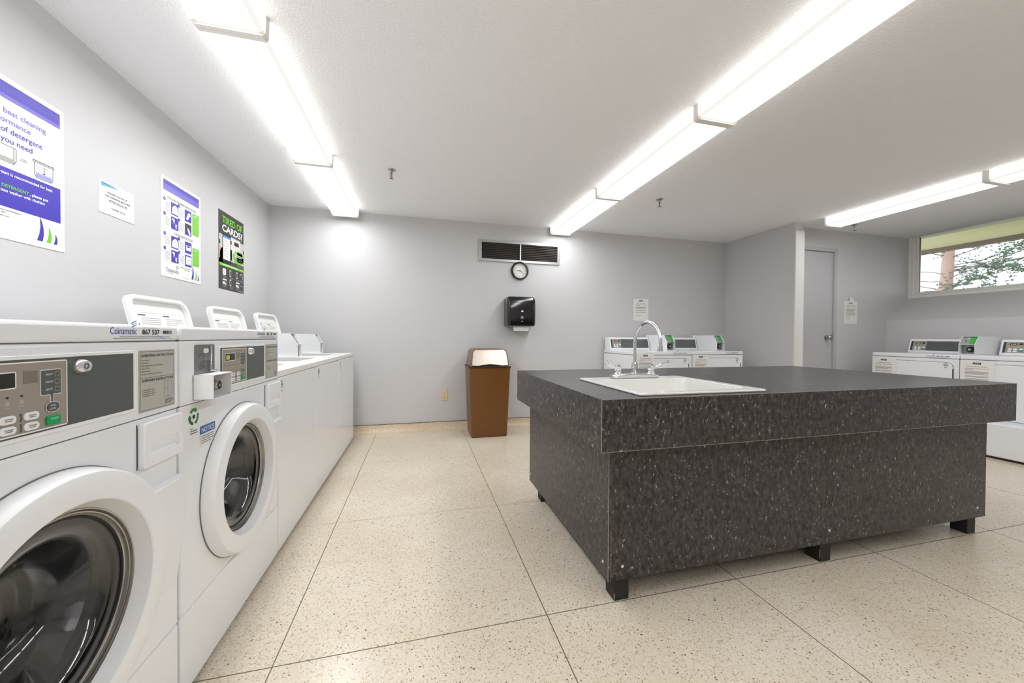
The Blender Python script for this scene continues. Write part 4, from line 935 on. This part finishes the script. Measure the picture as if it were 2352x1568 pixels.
for x in (0.755, 1.83, 2.875):
    for y in (1.30, 2.20):
        b = B(); b.box(x, x + 0.065, y, y + 0.068, 0, 0.104, legm)
        if y < 2 and x < 2: b.box(x - .0005, x + .002, y - .0005, y + .002, 0.004 if x < 1 else 0.02, 0.03 if x < 1 else 0.06, mat('bare wood chip', (190, 160, 120), .7))
        I(b, 'leg', bevel=0.002)
for (x, y, z, ax) in ((0.773, 1.27, 0.155, 'y'), (1.843, 1.27, 0.163, 'y'), (2.886, 1.27, 0.155, 'y'), (0.763, 1.27, 0.612, 'y'), (1.833, 1.27, 0.613, 'y'), (0.71, 1.31, 0.16, 'x'), (0.71, 2.285, 0.153, 'x')):
    b = B(); b.lathe([(0.0001, -0.003), (0.004, -0.003), (0.0065, 0)], (x, y, z), ax, screwm, 16); I(b, 'screw', smooth=True)

# sink
t = empty('drop_in_sink', (1.13, 1.52, AZ1), 0, 'square white enamel drop-in sink set into the island counter', 'sink')
def SK(b): b.v = [(p[0] - 1.13, p[1] - 1.52, p[2] - AZ1) for p in b.v]; return b
SX0, SX1, SY0, SY1 = 0.823, 1.437, 1.238, 1.802
b = B(); b.holeplate(rrect(SX0, SX1, SY0, SY1, 0.015), rrect(0.875, 1.385, 1.285, 1.690, 0.05), 'z', AZ1, AZ1 + 0.010, basin)
SK(b).build('sink_rim', t, bevel=0.004, seg=3)
b = B(); lo = rrect(0.875, 1.385, 1.285, 1.690, 0.05); n = len(lo); cxs, cys = 1.13, 1.4875
ring = []
for k, (s, z) in enumerate(((1.0, AZ1 + 0.004), (0.97, AZ1 - 0.02), (0.93, AZ1 - 0.16), (0.86, AZ1 - 0.185), (0.1, AZ1 - 0.19))):
    ring += [(cxs + (a - cxs) * s, cys + (c - cys) * s, z) for a, c in lo]
b.add(ring, [(k * n + i, k * n + (i + 1) % n, (k + 1) * n + (i + 1) % n, (k + 1) * n + i) for k in range(4) for i in range(n)], basin)
SK(b).build('basin', t, smooth=True)
b = B(); b.lathe([(0.0001, -0.187), (0.03, -0.187), (0.045, -0.184), (0.05, -0.19)], (cxs, cys, AZ1), 'z', steel, 24); SK(b).build('drain', t, smooth=True)

# faucet
fx, fy, fz = 1.121, 1.742, AZ1 + 0.010
t = empty('gooseneck_faucet', (fx, fy, fz), 0, 'chrome gooseneck faucet with two wrist-blade handles on the sink', 'faucet')
b = B(); pr = []
for i in range(13):
    a = -0.135 + 0.27 * i / 12; hgt = 0.016 + 0.010 * math.cos(a / 0.135 * 1.57)
    pr.append((a, hgt))
b.prism([(-0.135, 0)] + pr + [(0.135, 0)], 'y', -0.024, 0.024, chrome); b.build('faucet_base', t, bevel=0.006, seg=3)
B().lathe([(0.022, 0.016), (0.020, 0.03), (0.013, 0.036), (0.013, 0.05), (0.0165, 0.054), (0.0165, 0.078), (0.010, 0.084)], (0, 0, 0), 'z', chrome, 28).build('spout_collar', t, smooth=True)
path = [(0, 0, 0.07), (0, 0, 0.12), (0, 0, 0.19)]
for i in range(1, 17):
    a = math.pi * i / 16 * 1.04; path.append((0.0 + 0.012 * i / 16, -0.10 + 0.10 * math.cos(a), 0.195 + 0.10 * math.sin(a)))
e = path[-1]; path.append((e[0] + .001, e[1] + 0.002, e[2] - 0.008))
b = B(); b.tube(path, 0.0085, chrome, 16); b.build('spout', t, smooth=True)
B().lathe([(0.0085, 0.0), (0.0115, -0.002), (0.0125, -0.028), (0.011, -0.032), (0.0001, -0.032)], (e[0], e[1] + .002, e[2] - 0.002), 'z', chrome, 20).build('aerator', t, smooth=True)
for s in (-1, 1):
    hb = B().lathe([(0.024, 0.012), (0.023, 0.02), (0.017, 0.03), (0.020, 0.04), (0.016, 0.052), (0.010, 0.056), (0.010, 0.064), (0.014, 0.066), (0.013, 0.072), (0.0001, 0.074)], (s * 0.1, 0, 0), 'z', chrome, 24).build('handle_body', t, smooth=True)
    top = [(0.090, 0.062), (0.105, 0.062), (0.123, 0.065), (0.136, 0.070), (0.150, 0.077), (0.163, 0.088), (0.176, 0.101)]
    low = [(0.193, 0.084), (0.178, 0.070), (0.163, 0.060), (0.148, 0.054), (0.134, 0.051), (0.120, 0.049), (0.105, 0.049), (0.090, 0.051)]
    out = [(x, z) for x, z in top + low]; n = len(out)
    b = B(); fro = [(s * x, -0.020 - (z - 0.05) * 0.55, z) for x, z in out]; bak = [(s * x, y + 0.012, z + 0.002) for (x, z), (_, y, _z) in zip(out, fro)]
    b.add(fro + bak, [tuple(range(n)), tuple(range(n, 2 * n))[::-1]] + [(i, (i + 1) % n, n + (i + 1) % n, n + i) for i in range(n)], chrome)
    b.box(s * 0.1 - 0.008, s * 0.1 + 0.008, -0.016, 0.004, 0.056, 0.062, chrome)
    hd = b.build('faucet_handle', t, bevel=0.0025, seg=3)
    dv = Vector((s * 0.017, 0, 0.014)).normalized()
    nrm = Vector((0, -1, -0.55)).normalized(); c0 = Vector((s * 0.1775, -0.020 - (0.0855 - 0.05) * 0.55, 0.0855)) + nrm * 0.0008
    g = G(tuple(c0), (1, 0, 0), (0, -0.55, 1), tuple(nrm), step=.0006)
    g.disc(0.0, 0.0, 0.0082, whiteprint, 1, 18); g.disc(0, 0, 0.003, mat('hot mark red', (200, 60, 50), .4) if s < 0 else mat('cold mark blue', (40, 50, 120), .4), 2, 12); g.build('temperature_mark', hd)

# ------------------------------------------------------------------ bin
t = empty('waste_bin', (0.715, 3.76, 0), 0, 'tall brown metal waste bin with stainless PUSH flap, against the back wall', 'trash can')
def frustum(b, lo, hi, z0, z1, mt, r0=0.02):
    a = rrect(*lo, r0, 4); c = rrect(*hi, r0, 4); n = len(a)
    b.add([(x, y, z0) for x, y in a] + [(x, y, z1) for x, y in c], [(i, (i + 1) % n, n + (i + 1) % n, n + i) for i in range(n)] + [tuple(range(n))[::-1], tuple(range(n, 2 * n))], mt)
b = B(); frustum(b, (-0.19, 0.19, 0.0, 0.35), (-0.218, 0.218, -0.022, 0.372), 0.006, 0.735, brownm); b.build('bin_body', t, smooth=True)
b = B(); frustum(b, (-0.185, 0.185, 0.005, 0.345), (-0.185, 0.185, 0.005, 0.345), 0.0, 0.007, darkbrown); b.build('bin_foot', t)
b = B(); frustum(b, (-0.226, 0.226, -0.030, 0.380), (-0.226, 0.226, -0.030, 0.380), 0.728, 0.742, darkbrown, 0.024); b.build('bin_rim', t, bevel=0.003)
hp = [(-0.205, 0.74), (0.205, 0.74), (0.203, 0.79), (0.188, 0.895), (0.172, 0.918), (0.15, 0.926), (-0.15, 0.926), (-0.172, 0.918), (-0.188, 0.895), (-0.203, 0.79)]
b = B()
def hoodpt(x, z, y): return (x, y, z)
n = len(hp); fr_ = [(x, -0.005 + (z - 0.74) * 0.22, z) for x, z in hp]; bk = [(x, 0.355 - (z - 0.74) * 0.22, z) for x, z in hp]
b.add(fr_ + bk, [tuple(range(n)), tuple(range(n, 2 * n))[::-1]] + [(i, n + i, n + (i + 1) % n, (i + 1) % n) for i in range(n)], taupem); b.build('bin_hood', t, bevel=0.004)
b = B(); fp = [(-0.19, 0.752), (-0.13, 0.748), (-0.06, 0.760), (0.0, 0.765), (0.06, 0.760), (0.13, 0.748), (0.19, 0.752), (0.188, 0.80), (0.174, 0.893), (0.15, 0.914), (-0.15, 0.914), (-0.174, 0.893), (-0.188, 0.80)]
n = len(fp); A_ = [(x, -0.012 + (z - 0.74) * 0.22 - 0.006, z) for x, z in fp]; C_ = [(x, y + 0.008, z) for x, y, z in A_]
b.add(A_ + C_, [tuple(range(n)), tuple(range(n, 2 * n))[::-1]] + [(i, n + i, n + (i + 1) % n, (i + 1) % n) for i in range(n)], mat('brushed stainless', (205, 196, 184), .28, metal=.9)); fpo = b.build('push_flap', t, bevel=0.003)
fpo['label'] = 'stainless steel push flap'
B().box(-0.185, 0.185, -0.0065, 0.0, 0.742, 0.77, mat('flap gap', (35, 38, 45), .4)).build('flap_opening', t)
dv = Vector((0, 0.22, 1)).normalized(); nn = Vector((0, -1, 0.22)).normalized()
g = G((0, -0.018 + 0.095 * .22, 0.835), (1, 0, 0), dv, nn, step=.0015); g.text('PUSH', -0.062, 0, 0.062, 0.03, mat('embossed steel', (225, 215, 200), .2, metal=.9), 1, bold=0.02); g.build('embossed_word', fpo)
